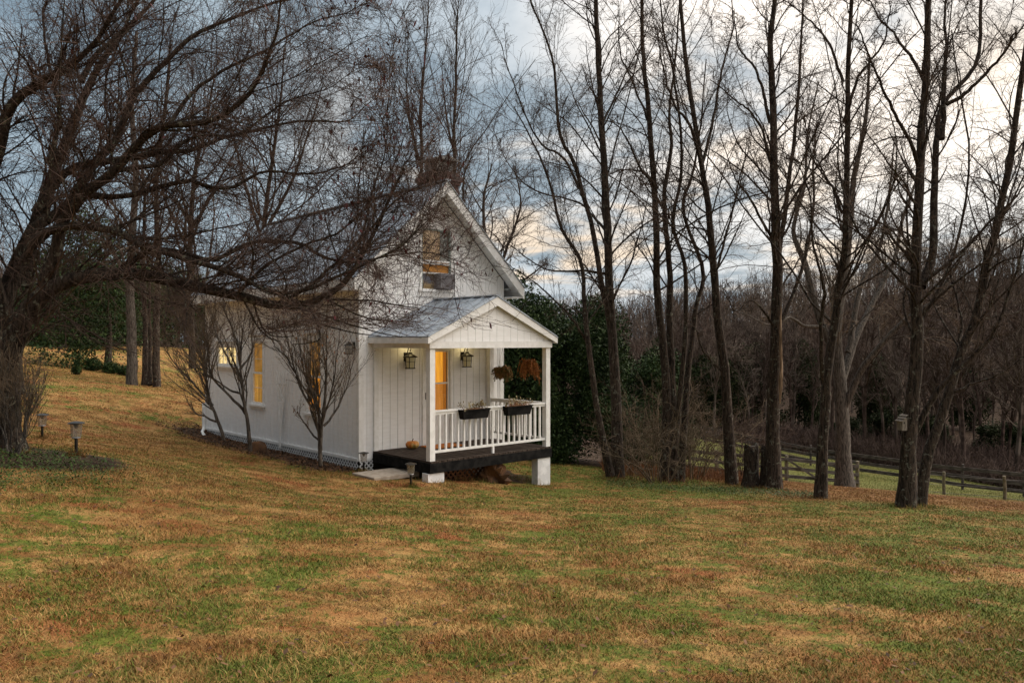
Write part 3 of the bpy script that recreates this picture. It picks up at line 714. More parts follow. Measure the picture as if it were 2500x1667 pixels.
# ------------------------------------------------------------------ things on and around the house
def lantern(name, M, label, s=1., glow=True, hook=True):
    """local: wall at y=0, lamp towards -y, origin at plate"""
    t = bpy.data.objects.new(name, None); COL.objects.link(t); t.matrix_world = M; t.empty_display_size = .1
    tag(t, label, 'wall lantern', 'wall lanterns on the cottage')
    b = MB(); b.box((-.05*s, -.02, -.10*s), (.05*s, 0, .08*s)); b.build('wall_plate', blackmetal, t)
    if hook:
        b = MB(); P = catmull([(0, -.02, 0), (0, -.07*s, .10*s), (0, -.12*s, .19*s), (0, -.18*s, .17*s), (0, -.17*s, .11*s), (0, -.14*s, .13*s)], 18)
        b.tubes(P, np.full(18, .009*s), 6, cap=True); b.tubes(catmull([(0,-.02,-.02),(0,-.08*s,.0),(0,-.15*s,.06*s)], 8), np.full(8, .008*s), 6, cap=True); b.build('scroll_arm', blackmetal, t, smooth=True)
    c = (0, -.16*s, -.02*s)
    b = MB(); k = 4
    def ring(r, z): return [(c[0]+r*math.cos(math.pi/4+i*math.pi/2), c[1]+r*math.sin(math.pi/4+i*math.pi/2), c[2]+z) for i in range(4)]
    V = ring(.155*s, -.0)+ring(.135*s, .025*s)+ring(.05*s, .07*s)+ring(.03*s, .11*s)
    b.arr(V, [(i+4*j, (i+1)%4+4*j, (i+1)%4+4*(j+1), i+4*(j+1)) for j in range(3) for i in range(4)]); b.ng.append([3,2,1,0]); b.ng.append([12,13,14,15]); b.build('roof_cap', blackmetal, t)
    b = MB(); hh = .21*s
    for i in range(4):
        a = math.pi/4+i*math.pi/2; p0 = Vector((c[0]+.10*s*math.cos(a), c[1]+.10*s*math.sin(a), c[2]-.001)); p1 = Vector((c[0]+.085*s*math.cos(a), c[1]+.085*s*math.sin(a), c[2]-hh)); b.bar(p0, p1, .014*s, .014*s)
    b.box((c[0]-.075*s, c[1]-.075*s, c[2]-hh-.02*s), (c[0]+.075*s, c[1]+.075*s, c[2]-hh)); b.box((c[0]-.074*s, c[1]-.074*s, c[2]-.09*s), (c[0]+.074*s, c[1]+.074*s, c[2]-.08*s)); b.build('cage', blackmetal, t)
    b = MB(); V = ring(.085*s, -.004)+ring(.072*s, -hh+.002); b.arr(V, [(i, (i+1)%4, (i+1)%4+4, i+4) for i in range(4)])
    b.build('lamp_glass', MATS['lamp_glow'] if glow else jar, t)
    if glow:
        ld = bpy.data.lights.new('lantern_bulb', 'POINT'); ld.energy = 1.6; ld.color = (1, .78, .36); ld.shadow_soft_size = .10
        lo = bpy.data.objects.new('lantern_bulb', ld); COL.objects.link(lo); lo.parent = t; lo.location = (c[0], c[1]-.02, c[2]+.20)
    return t
Mh = Matrix.Translation((HA[0], HA[1], EYE-D0)) @ Matrix.Rotation(HR, 4, 'Z')
for pxx, pyy, lb in ((1001, 870, 'black scrolled porch lantern on the wall left of the storm door'), (1139, 868, 'black scrolled porch lantern on the wall right of the storm door')):
    x = sF(pxx, -.1); z = hz(pyy, x, -.1); lantern('wall_lantern', Mh @ Matrix.Translation((x-.05, 0, z+.0)), lb, 1.12)
y = sL(855, -.1); lantern('wall_lantern', Mh @ Matrix.Translation((0, y, hz(840, 0, y)-.02)) @ Matrix.Rotation(-math.pi/2, 4, 'Z'), 'small black lantern on the shaded long side wall near the front corner', .82, False, False)

# trellis leaning on the side wall
yt = sL(692); zt0 = hz(1092, 0, yt)
M = Mh @ Matrix.Translation((-.12, yt, 0))
t = empty('trellis', loc2w(-.10, yt, zt0), HR, 'white fan-shaped garden trellis leaning on the side wall between the tall windows', 'trellis')
b = MB(); top = 1.92
for i, a in enumerate(np.linspace(-1, 1, 5)):
    P = catmull([(0, a*.03, 0), (0.01, a*.035, .5), (.03, a*.13, 1.1), (.05, a*.33, top-(abs(a)*.0))], 10); b.tubes(P, np.full(10, .015), 5, cap=True)
b.build('fan_slat', trim, t)
for q in (((.045, -.27, 1.62), (.045, .27, 1.62)), ((.015, -.10, .72), (.015, .10, .72))):
    b = MB(); b.bar(q[0], q[1], .012, .03); b.build('cross_slat', trim, t)
b = MB(); b.bar((.028, -.15, 1.13), (.028, .15, 1.13), .012, .025)
for p, q in (((0,1.38),(.16,1.13)), ((.16,1.13),(0,.90)), ((0,.90),(-.16,1.13)), ((-.16,1.13),(0,1.38))): b.bar((.03, p[0], p[1]), (.03, q[0], q[1]), .02, .012, up=(1,0,0))
b.build('diamond_slats', trim, t)

def blob(b, c, r, seed, n=14, squash=1., rough=.18):
    r_ = np.random.default_rng(seed); ph = r_.random((6, 3))*6.28; fr = r_.integers(1, 4, (6, 3))
    V = []; m_, k = n, n*2
    for i in range(m_+1):
        th = math.pi*i/m_
        for j in range(k):
            p = 2*math.pi*j/k; d = np.array([math.sin(th)*math.cos(p), math.sin(th)*math.sin(p), math.cos(th)])
            q = 1+rough*sum(math.sin(fr[a]@d*1.7+ph[a,0]) for a in range(6))/3
            V.append(np.array(c)+d*np.array(r)*q)
    b.arr(V, [(i*k+j, i*k+(j+1)%k, (i+1)*k+(j+1)%k, (i+1)*k+j) for i in range(m_) for j in range(k)])
b = MB(); x = sF(1215, .1); rk = loc2w(sF(1172, -.3), -.3, -.60); blob(b, (0,0,.13), (.27,.22,.28), 3, n=9, rough=.5)
tag(b.build('rock', rock_m, loc=tuple(G(1203, 17.3)), smooth=False), 'large tan boulder under the raised porch floor', 'rock')
p = G(629, 19.2); b = MB(); blob(b, (0,0,.08), (.22,.05,.20), 8, rough=.1)
o = b.build('rock', rock_m, loc=(p[0], p[1], p[2]), smooth=True); tag(o, 'flat round reddish stone set upright at the foot of a bare shrub by the wall', 'rock')

# stone slab step
p = W3(940, 1148, 16.15); b = MB(); b.box((-.55,-.42,-.06), (.55,.42,.03)); 
o = b.build('step_slab', concrete, loc=(p[0]+.0, p[1]+.1, Hs(p[0], p[1])+.06)); o.rotation_euler = (0, 0, HR); tag(o, 'tan concrete slab step lying on the grass beside the porch deck', 'step')
mb = o.modifiers.new('bevel', 'BEVEL'); mb.width = .012; mb.segments = 2

# pumpkin
def pumpkin(loc):
    t = empty('pumpkin', loc, 0, 'striped orange pumpkin on the porch floor by the wall', 'pumpkin'); b = MB(); V = []; m_, k = 12, 60
    for i in range(m_+1):
        th = math.pi*i/m_
        for j in range(k):
            ph = 2*math.pi*j/k; r = .155*(1-.10*abs(math.sin(ph*5))**3*0-.09*(abs(math.cos(ph*5))**6)); dip = .03*math.exp(-(th/.45)**2)+0
            V.append((r*math.sin(th)**.85*math.cos(ph), r*math.sin(th)**.85*math.sin(ph), .10+.10*math.cos(th)-dip))
    b.arr(V, [(i*k+j, i*k+(j+1)%k, (i+1)*k+(j+1)%k, (i+1)*k+j) for i in range(m_) for j in range(k)])
    b.build('flesh', mat('pumpkin_skin', (.60,.17,.02), .5, (.50,.30,.09), 6, col3=(.25,.16,.04), scale3=5), t, smooth=True)
    b = MB(); b.tubes(catmull([(0,0,.16),(.0,.005,.20),(.02,.01,.23)], 6), [.018,.014,.012,.011,.011,.013], 6, cap=True); b.build('stem', soil, t)
lx = sF(1007, -.32); pumpkin(loc2w(lx, -.32, DZ))
# doormat
b = MB(); x0, x1 = sF(1045, -.45), sF(1119, -.45); b.box((-(x1-x0)/2, -.26, 0), ((x1-x0)/2, .26, .018))
o = b.build('doormat', mat('orange_coir', (.48,.16,.025), .95, (.36,.11,.02), 40, bump=.6, bscale=120), loc=loc2w((x0+x1)/2, -.42, DZ+.003)); o.rotation_euler = (0,0,HR); tag(o, 'orange doormat on the porch floor before the storm door', 'doormat')

# window boxes on the rail
def window_box(xc, w, label, kind):
    t = empty('window_box', loc2w(xc, PY-.03, TR-.2), HR, label, 'planter', 'planters hung on the porch rail')
    b = MB(); h = .20; d = .1
    V = [(-w/2+.05,-d+.03,0),(w/2-.05,-d+.03,0),(w/2-.05,d-.03,0),(-w/2+.05,d-.03,0),(-w/2,-d,h),(w/2,-d,h),(w/2,d,h),(-w/2,d,h)]
    b.arr(V, [(0,3,2,1),(0,1,5,4),(1,2,6,5),(2,3,7,6),(3,0,4,7)])
    b.box((-w/2-.012,-d-.012,h-.02),(w/2+.012,-d,h+.004)); b.box((-w/2-.012,d,h-.02),(w/2+.012,d+.012,h+.004)); b.box((-w/2-.012,-d,h-.02),(-w/2,d,h+.004)); b.box((w/2,-d,h-.02),(w/2+.012,d,h+.004))
    b.build('trough', black_m, t)
    b = MB(); V = []; n, m_ = 20, 8
    for i in range(n+1):
        for j in range(m_+1): V.append((-w/2+.004+(w-.008)*i/n, -d+.004+(2*d-.008)*j/m_, h-.03+.045*math.sin(math.pi*i/n)*math.sin(math.pi*j/m_)+.012*random.random()))
    b.arr(V, [(i*(m_+1)+j, (i+1)*(m_+1)+j, (i+1)*(m_+1)+j+1, i*(m_+1)+j+1) for i in range(n) for j in range(m_)]); b.build('soil', soil, t)
    n = 46; S = np.stack([rng.uniform(-w/2+.03, w/2-.03, n), rng.uniform(-.06, .06, n), np.full(n, h-.01)], -1); Dv = np.stack([rng.normal(0,.3,n), rng.normal(0,.3,n), np.ones(n)], -1)
    P = grow(S, Dv, rng.uniform(.06,.22,n)*(1 if kind else 1.), 5, .25, 0); b = MB(); b.tubes(P, np.linspace(.005,.002,5)[None]*np.ones((n,1)), 3)
    b.build('dead_stems', twig_pale if not kind else rust_plant, t)
    tips = P[:, 3:, :].reshape(-1, 3); tips = np.repeat(tips, 2, 0)+rng.normal(0,.015,(len(tips)*2,3))
    leaf_scatter('withered_leaves', tips, .018, MATS['pale_dead'], None, None, parent=t, tilt=1.)
mat('pale_dead', (.42,.36,.22), .8, (.20,.15,.07), 20)
def norm(v): return v/(np.linalg.norm(v, axis=-1, keepdims=True)+1e-9)
def grow(S, Dv, Ln, n, wander, trop, curl=None):
    """vectorised random walks: S,Dv (N,3), Ln (N,) -> (N,n,3)"""
    N = len(S); P = np.zeros((N, n, 3)); P[:,0] = S; D = norm(np.asarray(Dv, float)); st = (Ln/(n-1))[:, None]
    cv = rng.standard_normal((N,3))*wander*.8
    for i in range(1, n):
        D = norm(D+cv+wander*rng.standard_normal((N,3))+np.array([0,0,1.])*trop)
        P[:, i] = P[:, i-1]+D*st
    return P
window_box(sF(1157, PY-.03), sF(1193, PY)-sF(1121, PY)-.06, 'black window box of soil and pale withered flowers on the rail, nearer the door', 0)
window_box(sF(1263, PY-.03), sF(1296, PY)-sF(1231, PY)-.05, 'black window box of reddish dead stems on the rail, nearer the far post', 1)

# hanging baskets
def basket(y, zc, r, drop, m, label, seed):
    t = empty('hanging_basket', loc2w(PX1-.03, y, zc), HR, label, 'hanging plant', 'dried plants hanging from the porch beam')
    b = MB(); b.lathe([(r*.35,-.14),(r*.5,-.10),(r*.62,-.02),(r*.65,.0)], k=14); b.build('pot', mat('dark_pot', (.05,.025,.02), .8) if 'dark_pot' not in MATS else MATS['dark_pot'], t, smooth=True)
    b = MB()
    for i in range(3):
        a = i*2.09; b.tubes(np.array([(r*.6*math.cos(a), r*.6*math.sin(a), 0), (0,0,BB-zc-.02)]), np.full(2,.003), 4)
    b.build('hanger', blackmetal, t)
    n = 260; a = rng.random(n)*6.28; el = rng.random(n); rr = r*.6*np.sqrt(rng.random(n))
    S = np.stack([rr*np.cos(a), rr*np.sin(a), np.full(n,.0)], -1); D = np.stack([np.cos(a)*(.42), np.sin(a)*(.42), .5+.8*el], -1)
    N_ = 9; P = np.zeros((n, N_, 3)); P[:,0] = S; D = norm(D); ln = rng.uniform(.6,1.3,n)*r*1.15+drop*rng.random(n)**2.2
    for i in range(1, N_):
        D = norm(D+.22*rng.standard_normal((n,3))+np.array([0,0,-1.])*(.75)); P[:, i] = P[:, i-1]+D*(ln/(N_-1))[:,None]
    b = MB(); b.tubes(P, np.linspace(.006,.002,N_)[None]*np.ones((n,1)), 3); b.build('fronds', m, t)
    tips = P[:, 2:, :].reshape(-1,3); tips = tips[rng.random(len(tips)) < .8]+rng.normal(0,.01,(1,3)); leaf_scatter('withered_leaves', tips, .022, m, None, None, parent=t, tilt=1.2, zup=.01)
y1 = sL(1227, PX1-.03); y2 = sL(1290, PX1-.03)
basket(y1, hz(900, PX1, y1), .20, .10, olive_plant, 'hanging basket of drooping brown and olive fronds nearer the cottage wall', 1)
basket(y2, hz(886, PX1, y2), .12, .42, rust_plant, 'hanging basket of long rust-orange dried fronds nearer the front post', 2)

# path lights
def path_light(p, h, label, tilt=0):
    t = empty('path_light', tuple(p), .3, label, 'garden light', 'solar path lights around the cottage'); t.rotation_euler = (0, tilt, .3)
    b = MB(); b.lathe([(.022,0),(.022,h*.52)], k=10); b.build('stake', blackmetal, t)
    b = MB(); b.lathe([(.055,h*.52),(.06,h*.53),(.055,h*.545)], k=18); b.build('base_ring', mat('ring_metal', (.3,.3,.3), .3, metal=.8) if 'ring_metal' not in MATS else MATS['ring_metal'], t)
    b = MB(); V = []; k = 4
    for r, z in ((.065, h*.55), (.08, h*.93)):
        for i in range(24): a = i*2*math.pi/24; V.append((r*math.cos(a), r*math.sin(a), z))
    b.arr(V, [(i, (i+1)%24, 24+(i+1)%24, 24+i) for i in range(24)]); b.build('lens', MATS['lens_plastic'], t)
    b = MB(); b.lathe([(.02,h*.80),(.035,h*.92),(.09,h*.93),(.115,h*.94),(.10,h*.965),(.03,h*1.0)], k=20); b.build('cap', blackmetal, t)
m = bpy.data.materials.new('lens_plastic'); m.use_nodes = True; MATS['lens_plastic'] = m; T = m.node_tree; N = NT(T); T.nodes.clear()
tr = N.n('ShaderNodeBsdfTransparent'); df = N.n('ShaderNodeBsdfDiffuse'); df.inputs[0].default_value = (.24,.21,.17,1); gl = N.n('ShaderNodeBsdfGlossy'); gl.inputs[1].default_value = .15
a1 = N.n('ShaderNodeMixShader', inp={0: .38, 1: tr.outputs[0], 2: df.outputs[0]}); a2 = N.n('ShaderNodeMixShader', inp={0: .12, 1: a1.outputs[0], 2: gl.outputs[0]}); N.n('ShaderNodeOutputMaterial', inp={0: a2.outputs[0]})
path_light(G(186, 11.2), .50, 'solar garden light standing alone on the lawn right of the big leaning tree')
path_light(G(103, 14.3), .47, 'farther solar garden light on the lawn close behind the big leaning tree')
path_light(G(888, 16.75), .44, 'solar garden light at the front corner of the cottage beside the slab step')
path_light(G(1003, 15.0), .47, 'solar garden light at the near corner of the porch deck')

# ================================================================== TREES
def children(P, R, per, t0, t1, ang, lr, lj, rr, rmin, n, wander, trop, lenfall=.6, updir=0., radmax=None):
    """spawn children on polylines P (N,n,3), R (N,n); returns new P,R"""
    N, m_, _ = P.shape; tot = N*per
    if N < 40:      # few stems: longer ones carry more branches
        pl = np.linalg.norm(np.diff(P, axis=1), axis=2).sum(1); cum = np.concatenate([[0], np.cumsum(pl)/pl.sum()])
        u = (np.arange(tot)+rng.random(tot))/tot; idx = np.clip(np.searchsorted(cum, u, side='right')-1, 0, N-1); base = (u-cum[idx])/(cum[idx+1]-cum[idx])
    else:
        idx = np.repeat(np.arange(N), per); base = (np.tile(np.arange(per), N)+rng.random(tot))/per
    t = (t0+(t1-t0)*base)*(m_-1); i = np.clip(t.astype(int), 0, m_-2); f = (t-i)[:, None]
    S = P[idx, i]*(1-f)+P[idx, i+1]*f; T = norm(P[idx, i+1]-P[idx, i]); r = R[idx, i]*(1-f[:,0])+R[idx, i+1]*f[:,0]
    A = norm(np.cross(T, rng.standard_normal((tot,3)))); th = ang*(1+.35*rng.standard_normal(tot))
    D = T*np.cos(th)[:,None]+A*np.sin(th)[:,None]; D[:,2] += updir
    plen = np.linalg.norm(np.diff(P, axis=1), axis=2).sum(1)[idx]
    ln = plen*lr*(1-lenfall*(t/(m_-1)))*np.exp(lj*rng.standard_normal(tot))
    nr = np.maximum(r*rr, rmin)
    if radmax is not None: nr = np.minimum(nr, radmax)
    Q = grow(S, D, ln, n, wander, trop)
    Rn = nr[:,None]*np.linspace(1, .35, n)[None]
    Rn = np.maximum(Rn, rmin*.7)
    return Q, Rn

def stem3(pts, Y, r0, r1, n=26, dy=0., jit=.0, flare=False, depthwander=.0):
    """stem from photograph columns/rows at depth Y (dy = depth gained along it)"""
    P = []
    for i, p in enumerate(pts):
        y = Y+dy*i/(len(pts)-1)+(p[2] if len(p) > 2 else 0); P.append(W3(p[0], p[1], y))
    P = catmull(P, n); w = np.cumsum(rng.standard_normal((n,3))*jit, 0); w -= w*np.linspace(1, 1, n)[:,None]*0
    P = P+np.concatenate([np.zeros((1,3)), w[1:]]) if jit else P
    s = np.linspace(0, 1, n); R = r0+(r1-r0)*s**.85
    if flare: R = R*(1+.35*np.exp(-s*26))
    return P, R

def bare_tree(name, label, stems, base, trunkm, crownm, levels, group=None, cat='tree', k=10, leaves=None, zmin=None, limb_k=6):
    root = empty(name, tuple(base), 0, label, cat, group); O = np.array(base)
    tb = MB(); cb = MB(); tips = []
    PS = np.array([s[0] for s in stems]); RS = np.array([s[1] for s in stems])
    tb.tubes(PS, RS, k, rough=.05)
    P, R = PS, RS
    for li, lv in enumerate(levels):
        P, R = children(P, R, **lv)
        if zmin is not None:
            zt = zmin+.5+.30*np.clip((P[:,:,0]+3.8)/.8, 0, 1)-3*np.clip((-6.4-P[:,:,0])/.5, 0, 1); dz = zt-P[:,:,2]; P = P.copy(); P[:,:,2] = np.where(dz > 0, zt-.5*(1-np.exp(-dz/.5)), P[:,:,2])   # twigs droop but do not trail on the ground
        if li == 0: tb.tubes(P, R, limb_k)
        else: cb.tubes(P, R, 3 if li > 0 else 4)
        tips.append(P)
    ko = tb.build('trunk', trunkm, root, smooth=True, origin=None); co = cb.build('crown', crownm, root, smooth=False)
    for o in (ko, co): o.data.transform(Matrix.Translation(-Vector(base)))
    if leaves:
        n, size, lm, sel = leaves; T = tips[-1][:, 1:, :].reshape(-1, 3)
        if sel is not None: T = T[sel(T)]
        T = T[rng.choice(len(T), min(n, len(T)), replace=False)]-O
        leaf_scatter('leaves', T, size, lm, None, None, parent=root, tilt=1.2)
    return root

def lv(per, t0, t1, ang, lr, rr, rmin, n, wander, trop, lenfall=.5, updir=0., lj=.25, radmax=None):
    return dict(per=per, t0=t0, t1=t1, ang=ang, lr=lr, lj=lj, rr=rr, rmin=rmin, n=n, wander=wander, trop=trop, lenfall=lenfall, updir=updir, radmax=radmax)

# --- the big leaning tree at the left, near the camera
def big_tree():
    Y = 11.; S = []
    def st(pts, r0, r1, y0=0., dy=0., fl=False): S.append(stem3(pts, Y+y0, r0*.74, r1*.7, n=30, dy=dy, jit=.010, flare=fl))
    st([(22,1118),(12,1040),(14,950),(22,860),(50,775),(105,712),(175,672),(290,660),(400,676),(500,697),(590,722),(690,738),(770,722),(835,680),(880,612),(915,545),(950,470),(985,400)], .27, .018, dy=-.6, fl=True)
    st([(30,960),(20,860),(2,750),(29,640),(81,526),(120,407),(167,287),(201,201),(268,96),(345,10),(420,-90)], .22, .02, .15, 1.6)
    st([(100,720),(130,650),(158,550),(210,478),(287,416),(344,354),(406,311),(502,301),(574,273),(636,206),(669,124),(693,40),(700,-60)], .13, .012, 0, -1.2)
    st([(20,800),(-30,650),(-40,480),(0,335),(29,249),(110,182),(158,158),(215,110),(268,29),(330,-80)], .16, .02, .3, -1.)
    st([(60,700),(85,560),(160,505),(230,397),(287,325),(330,239),(397,158),(478,81),(574,38),(690,-10),(800,-20)], .12, .012, .1, .8)
    st([(85,520),(160,420),(268,392),(373,378),(459,368),(526,344),(622,320),(741,301),(840,300),(900,250)], .085, .008, .2, 1.4)
    st([(60,640),(96,574),(163,550),(287,560),(344,598),(478,636),(574,670),(670,717),(746,713),(837,679),(910,640),(990,600),(1050,540)], .09, .008, -.1, -1.)
    st([(300,655),(400,610),(520,640),(620,600),(720,600),(800,640),(870,655),(960,640),(1050,640),(1150,665)], .06, .006, 0, .5)
    st([(210,478),(330,480),(450,450),(560,460),(650,420),(760,425),(850,400),(910,330)], .06, .006, .2, .6)
    st([(700,735),(760,700),(850,610),(900,560),(960,500),(1010,470),(1090,430)], .035, .005, -.5, -.2)
    st([(14,860),(-60,700),(-150,560),(-220,400),(-250,200)], .16, .03, .2, .5)
    st([(840,675),(880,600),(900,500),(935,400),(945,290),(950,180),(965,60)], .022, .004, -.5, .3)
    st([(580,715),(660,650),(760,600),(850,560),(930,480),(980,360),(1010,270)], .035, .004, -.3, .4)
    st([(406,311),(470,240),(560,180),(650,150),(760,90),(860,60),(930,20)], .04, .005, -.5, .8)
    st([(200,200),(240,120),(300,60),(350,-20),(420,-120)], .06, .01, 0., .8)
    st([(120,400),(130,300),(110,180),(90,60),(100,-60)], .06, .01, 0., .4)
    st([(287,416),(380,400),(460,330),(560,330),(680,250),(780,220),(880,160)], .05, .005, -.2, 1.2)
    base = G(24, Y); base[2] -= .05
    S[0][1][:] *= np.interp(np.arange(30), [0, 5, 12, 29], [1, 1, .74, .8])
    levels = [lv(30, .14, .99, .78, .20, .32, .006, 11, .10, .03, .2, .05, .4, .016),
              lv(12, .06, 1., .66, .50, .55, .0036, 8, .12, .02, .2),
              lv(8, .05, 1., .68, .52, .7, .0022, 6, .13, .02, .2)]
    rt = bare_tree('bare_tree', 'huge lichen-covered bare tree leaning at the left edge, its low limb arching across the cottage', S, base, bark_dark, twig_red, levels, k=14, limb_k=5, zmin=EYE-.35,
        leaves=(760, .024, leaf_red, lambda T: (T[:,0]/T[:,1]*F+CX > 780) | (rng.random(len(T)) < .10)))
big_tree()

# --- the row of bare trees on the right (stems traced where they stand)
RL = [lv(17, .28, .99, .75, .20, .27, .009, 12, .085, .05, .45, .15, .45, .03),
      lv(9, .15, 1., .75, .42, .5, .005, 8, .13, .03, .35, .05),
      lv(8, .12, 1., .75, .45, .65, .0032, 6, .15, .02, .3)]
def rtree(label, specs, Y, levels=RL, bm=bark_brown, tm=twig_m, group='bare trees at the lawn edge', k=12):
    S = []
    for sp in specs:
        pts, w0, w1 = sp[:3]; dy = sp[3] if len(sp) > 3 else 0.; y0 = sp[4] if len(sp) > 4 else 0.; fl = pts[0][1] > 1100
        S.append(stem3(pts, Y+y0, w0*.76*Y/F/2, w1*.70*Y/F/2, n=28, dy=dy, jit=.012, flare=fl))
    p0 = specs[0][0][0]; base = W3(p0[0], p0[1], Y)
    base[2] = Hs(base[0], base[1])-.03
    return bare_tree('bare_tree', label, S, base, bm, tm, levels, group=group, k=k)
rtree('straight slender bare tree, nearest of the lawn-edge trees to the dark evergreen, with lichen bands', [
   ([(1508,1165),(1506,1015),(1494,849),(1486,735),(1476,553),(1465,387),(1457,249),(1449,110),(1446,0),(1440,-150)], 38, 12),
   ([(1490,800),(1474,720),(1449,580),(1421,470),(1404,398),(1371,332),(1360,249),(1349,138),(1300,20),(1270,-80)], 20, 4, -1.5),
   ([(1421,470),(1380,385),(1330,350),(1290,280),(1250,180),(1232,100)], 10, 2, -.8),
   ([(1476,560),(1440,520),(1404,490),(1300,460),(1240,400),(1200,300)], 10, 2, 1.2),
   ([(1478,668),(1430,660),(1360,665),(1300,640),(1240,590)], 10, 2, -1.2),
   ([(1465,320),(1500,240),(1530,160),(1580,60)], 9, 3, 1.),
   ([(1486,700),(1495,560),(1488,470),(1515,420),(1560,380)], 9, 2, 1.5)], 20.5)
rtree('thin dark bare tree leaning left at the foot of the straight lichen-banded tree', [
   ([(1490,1160),(1465,1015),(1445,849),(1432,745),(1425,640),(1380,560),(1345,430),(1300,330),(1262,250)], 24, 3, -1.),
   ([(1445,849),(1399,786),(1345,724),(1283,675),(1230,640)], 9, 2, -1.5)], 20.)
rtree('clump of three tall bare trunks standing in the tangled thicket', [
   ([(1623,1178),(1631,973),(1619,807),(1608,683),(1606,525),(1595,359),(1587,249),(1576,138),(1570,0),(1566,-160)], 32, 10),
   ([(1646,1176),(1640,932),(1631,766),(1635,675),(1623,553),(1620,470),(1636,359),(1634,276),(1650,150),(1660,0)], 28, 5, 1.2),
   ([(1662,1176),(1681,932),(1697,766),(1718,662),(1670,520),(1692,420),(1708,300),(1720,150)], 22, 4, 1.8),
   ([(1640,1176),(1668,860),(1672,663),(1640,553),(1660,400),(1645,200),(1610,60),(1600,-60)], 18, 4, -1.),
   ([(1606,460),(1560,400),(1530,330),(1500,300),(1450,280)], 10, 2, -1),
   ([(1592,340),(1560,230),(1520,130),(1515,0)], 9, 2, .8)], 20.5)
rtree('bare tree with a gently snaking trunk beside the tangled thicket, left of the stumps', [
   ([(1787,1184),(1767,912),(1749,779),(1740,667),(1735,600),(1725,480),(1714,400),(1686,221),(1670,83),(1664,-30),(1660,-150)], 32, 9),
   ([(1716,420),(1680,310),(1640,260),(1620,180),(1600,60)], 12, 3, -1.2),
   ([(1714,400),(1740,300),(1760,180),(1790,60),(1780,-40)], 12, 3, 1.3),
   ([(1742,690),(1775,560),(1800,440),(1830,340)], 10, 3, 1.2),
   ([(1769,920),(1720,860),(1695,800),(1660,790)], 8, 2, -.8)], 20.)
rtree('tall thick bare tree with a strip of pale split wood, right of the stumps', [
   ([(1888,1192),(1887,1002),(1892,823),(1896,645),(1893,540),(1885,387),(1880,221),(1876,110),(1891,0),(1905,-150)], 46, 12),
   ([(1897,650),(1907,580),(1929,414),(1946,249),(1957,110),(1963,-20)], 20, 6, 1.5),
   ([(1885,400),(1850,290),(1800,240),(1740,190)], 10, 3, -1.2),
   ([(1880,300),(1850,180),(1800,110),(1780,20)], 12, 3, 1.),
   ([(1893,590),(1820,480),(1790,440),(1760,330)], 10, 2, -1.),
   ([(1900,800),(1960,640),(1985,500),(1990,380),(2010,260)], 14, 4, 1.8),
   ([(1890,800),(1830,740),(1790,760),(1750,700)], 9, 2, -1.5)], 19.)
b = MB(); P = catmull([W3(1904,985,18.8), W3(1908,900,18.8), W3(1906,820,18.8), W3(1907,742,18.8)], 14); b.tubes(P, np.array([.02,.035,.045,.05,.04,.045,.035,.04,.03,.032,.025,.02,.012,.004]), 5, cap=True, rough=.25)
tag(b.build('broken_stem', bark_pale, origin=P[0]), 'pale splintered dead stem standing against the tall thick bare tree', 'dead stem')
rtree('narrow dark bare tree standing forward on the lawn in front of the big grey tree', [
   ([(2003,1222),(2008,1046),(2012,912),(2030,779),(2041,689),(2051,600),(2057,497),(2059,332),(2057,166),(2062,0),(2060,-150)], 36, 11),
   ([(2012,950),(2003,860),(2010,760),(2022,700),(2000,600),(1990,500),(1960,380)], 16, 3, -1.2),
   ([(2056,520),(2020,440),(1985,380),(1960,280)], 10, 3, 1.),
   ([(2060,300),(2100,200),(2160,100),(2190,0)], 12, 3, -1.),
   ([(2058,200),(2020,110),(1960,50),(1900,10)], 10, 3, 1.)], 17.)
rtree('big pale grey forked tree behind the lawn beside the fence', [
   ([(2063,1192),(2057,1046),(2048,912),(2040,800),(2056,690),(2068,560),(2080,430),(2110,300),(2120,150)], 52, 8),
   ([(2050,950),(2080,850),(2120,760),(2180,640),(2200,540),(2240,420),(2270,300)], 26, 4, 3.),
   ([(2055,1000),(2100,900),(2150,840),(2210,780),(2270,740),(2330,660),(2380,560)], 24, 4, -2.),
   ([(2046,880),(1994,760),(1967,645),(1940,560),(1965,460),(1975,330),(2000,200)], 26, 4, 1.5),
   ([(2010,800),(1960,790),(1920,770),(1880,790),(1800,760)], 13, 3, -2.),
   ([(2070,860),(2100,700),(2150,600),(2180,470),(2190,330)], 20, 4, 1.)], 25., bm=bark_grey, tm=twig_pale)
rtree('stout bare tree carrying the bird house, at the right of the lawn', [
   ([(2211,1240),(2218,1046),(2229,912),(2236,779),(2238,645),(2245,497),(2256,332),(2261,221),(2267,0),(2270,-150)], 50, 16),
   ([(2250,700),(2283,600),(2289,470),(2300,332),(2317,249),(2394,155),(2405,0),(2410,-100)], 30, 8, 1.2),
   ([(2300,340),(2306,200),(2302,100),(2310,-40)], 18, 6, .8),
   ([(2231,1060),(2294,957),(2370,877),(2437,787),(2477,667),(2500,520)], 20, 4, -1.),
   ([(2250,420),(2200,300),(2140,180),(2090,60)], 14, 4, -1.),
   ([(2262,210),(2210,130),(2160,70),(2120,20)], 13, 4, .9),
   ([(2310,255),(2400,180),(2460,110),(2510,40)], 14, 4, -.8),
   ([(2240,660),(2180,590),(2150,560),(2090,560)], 12, 3, .8),
   ([(2235,700),(2320,640),(2400,560),(2470,480),(2520,350)], 14, 3, -1.)], 15.5)
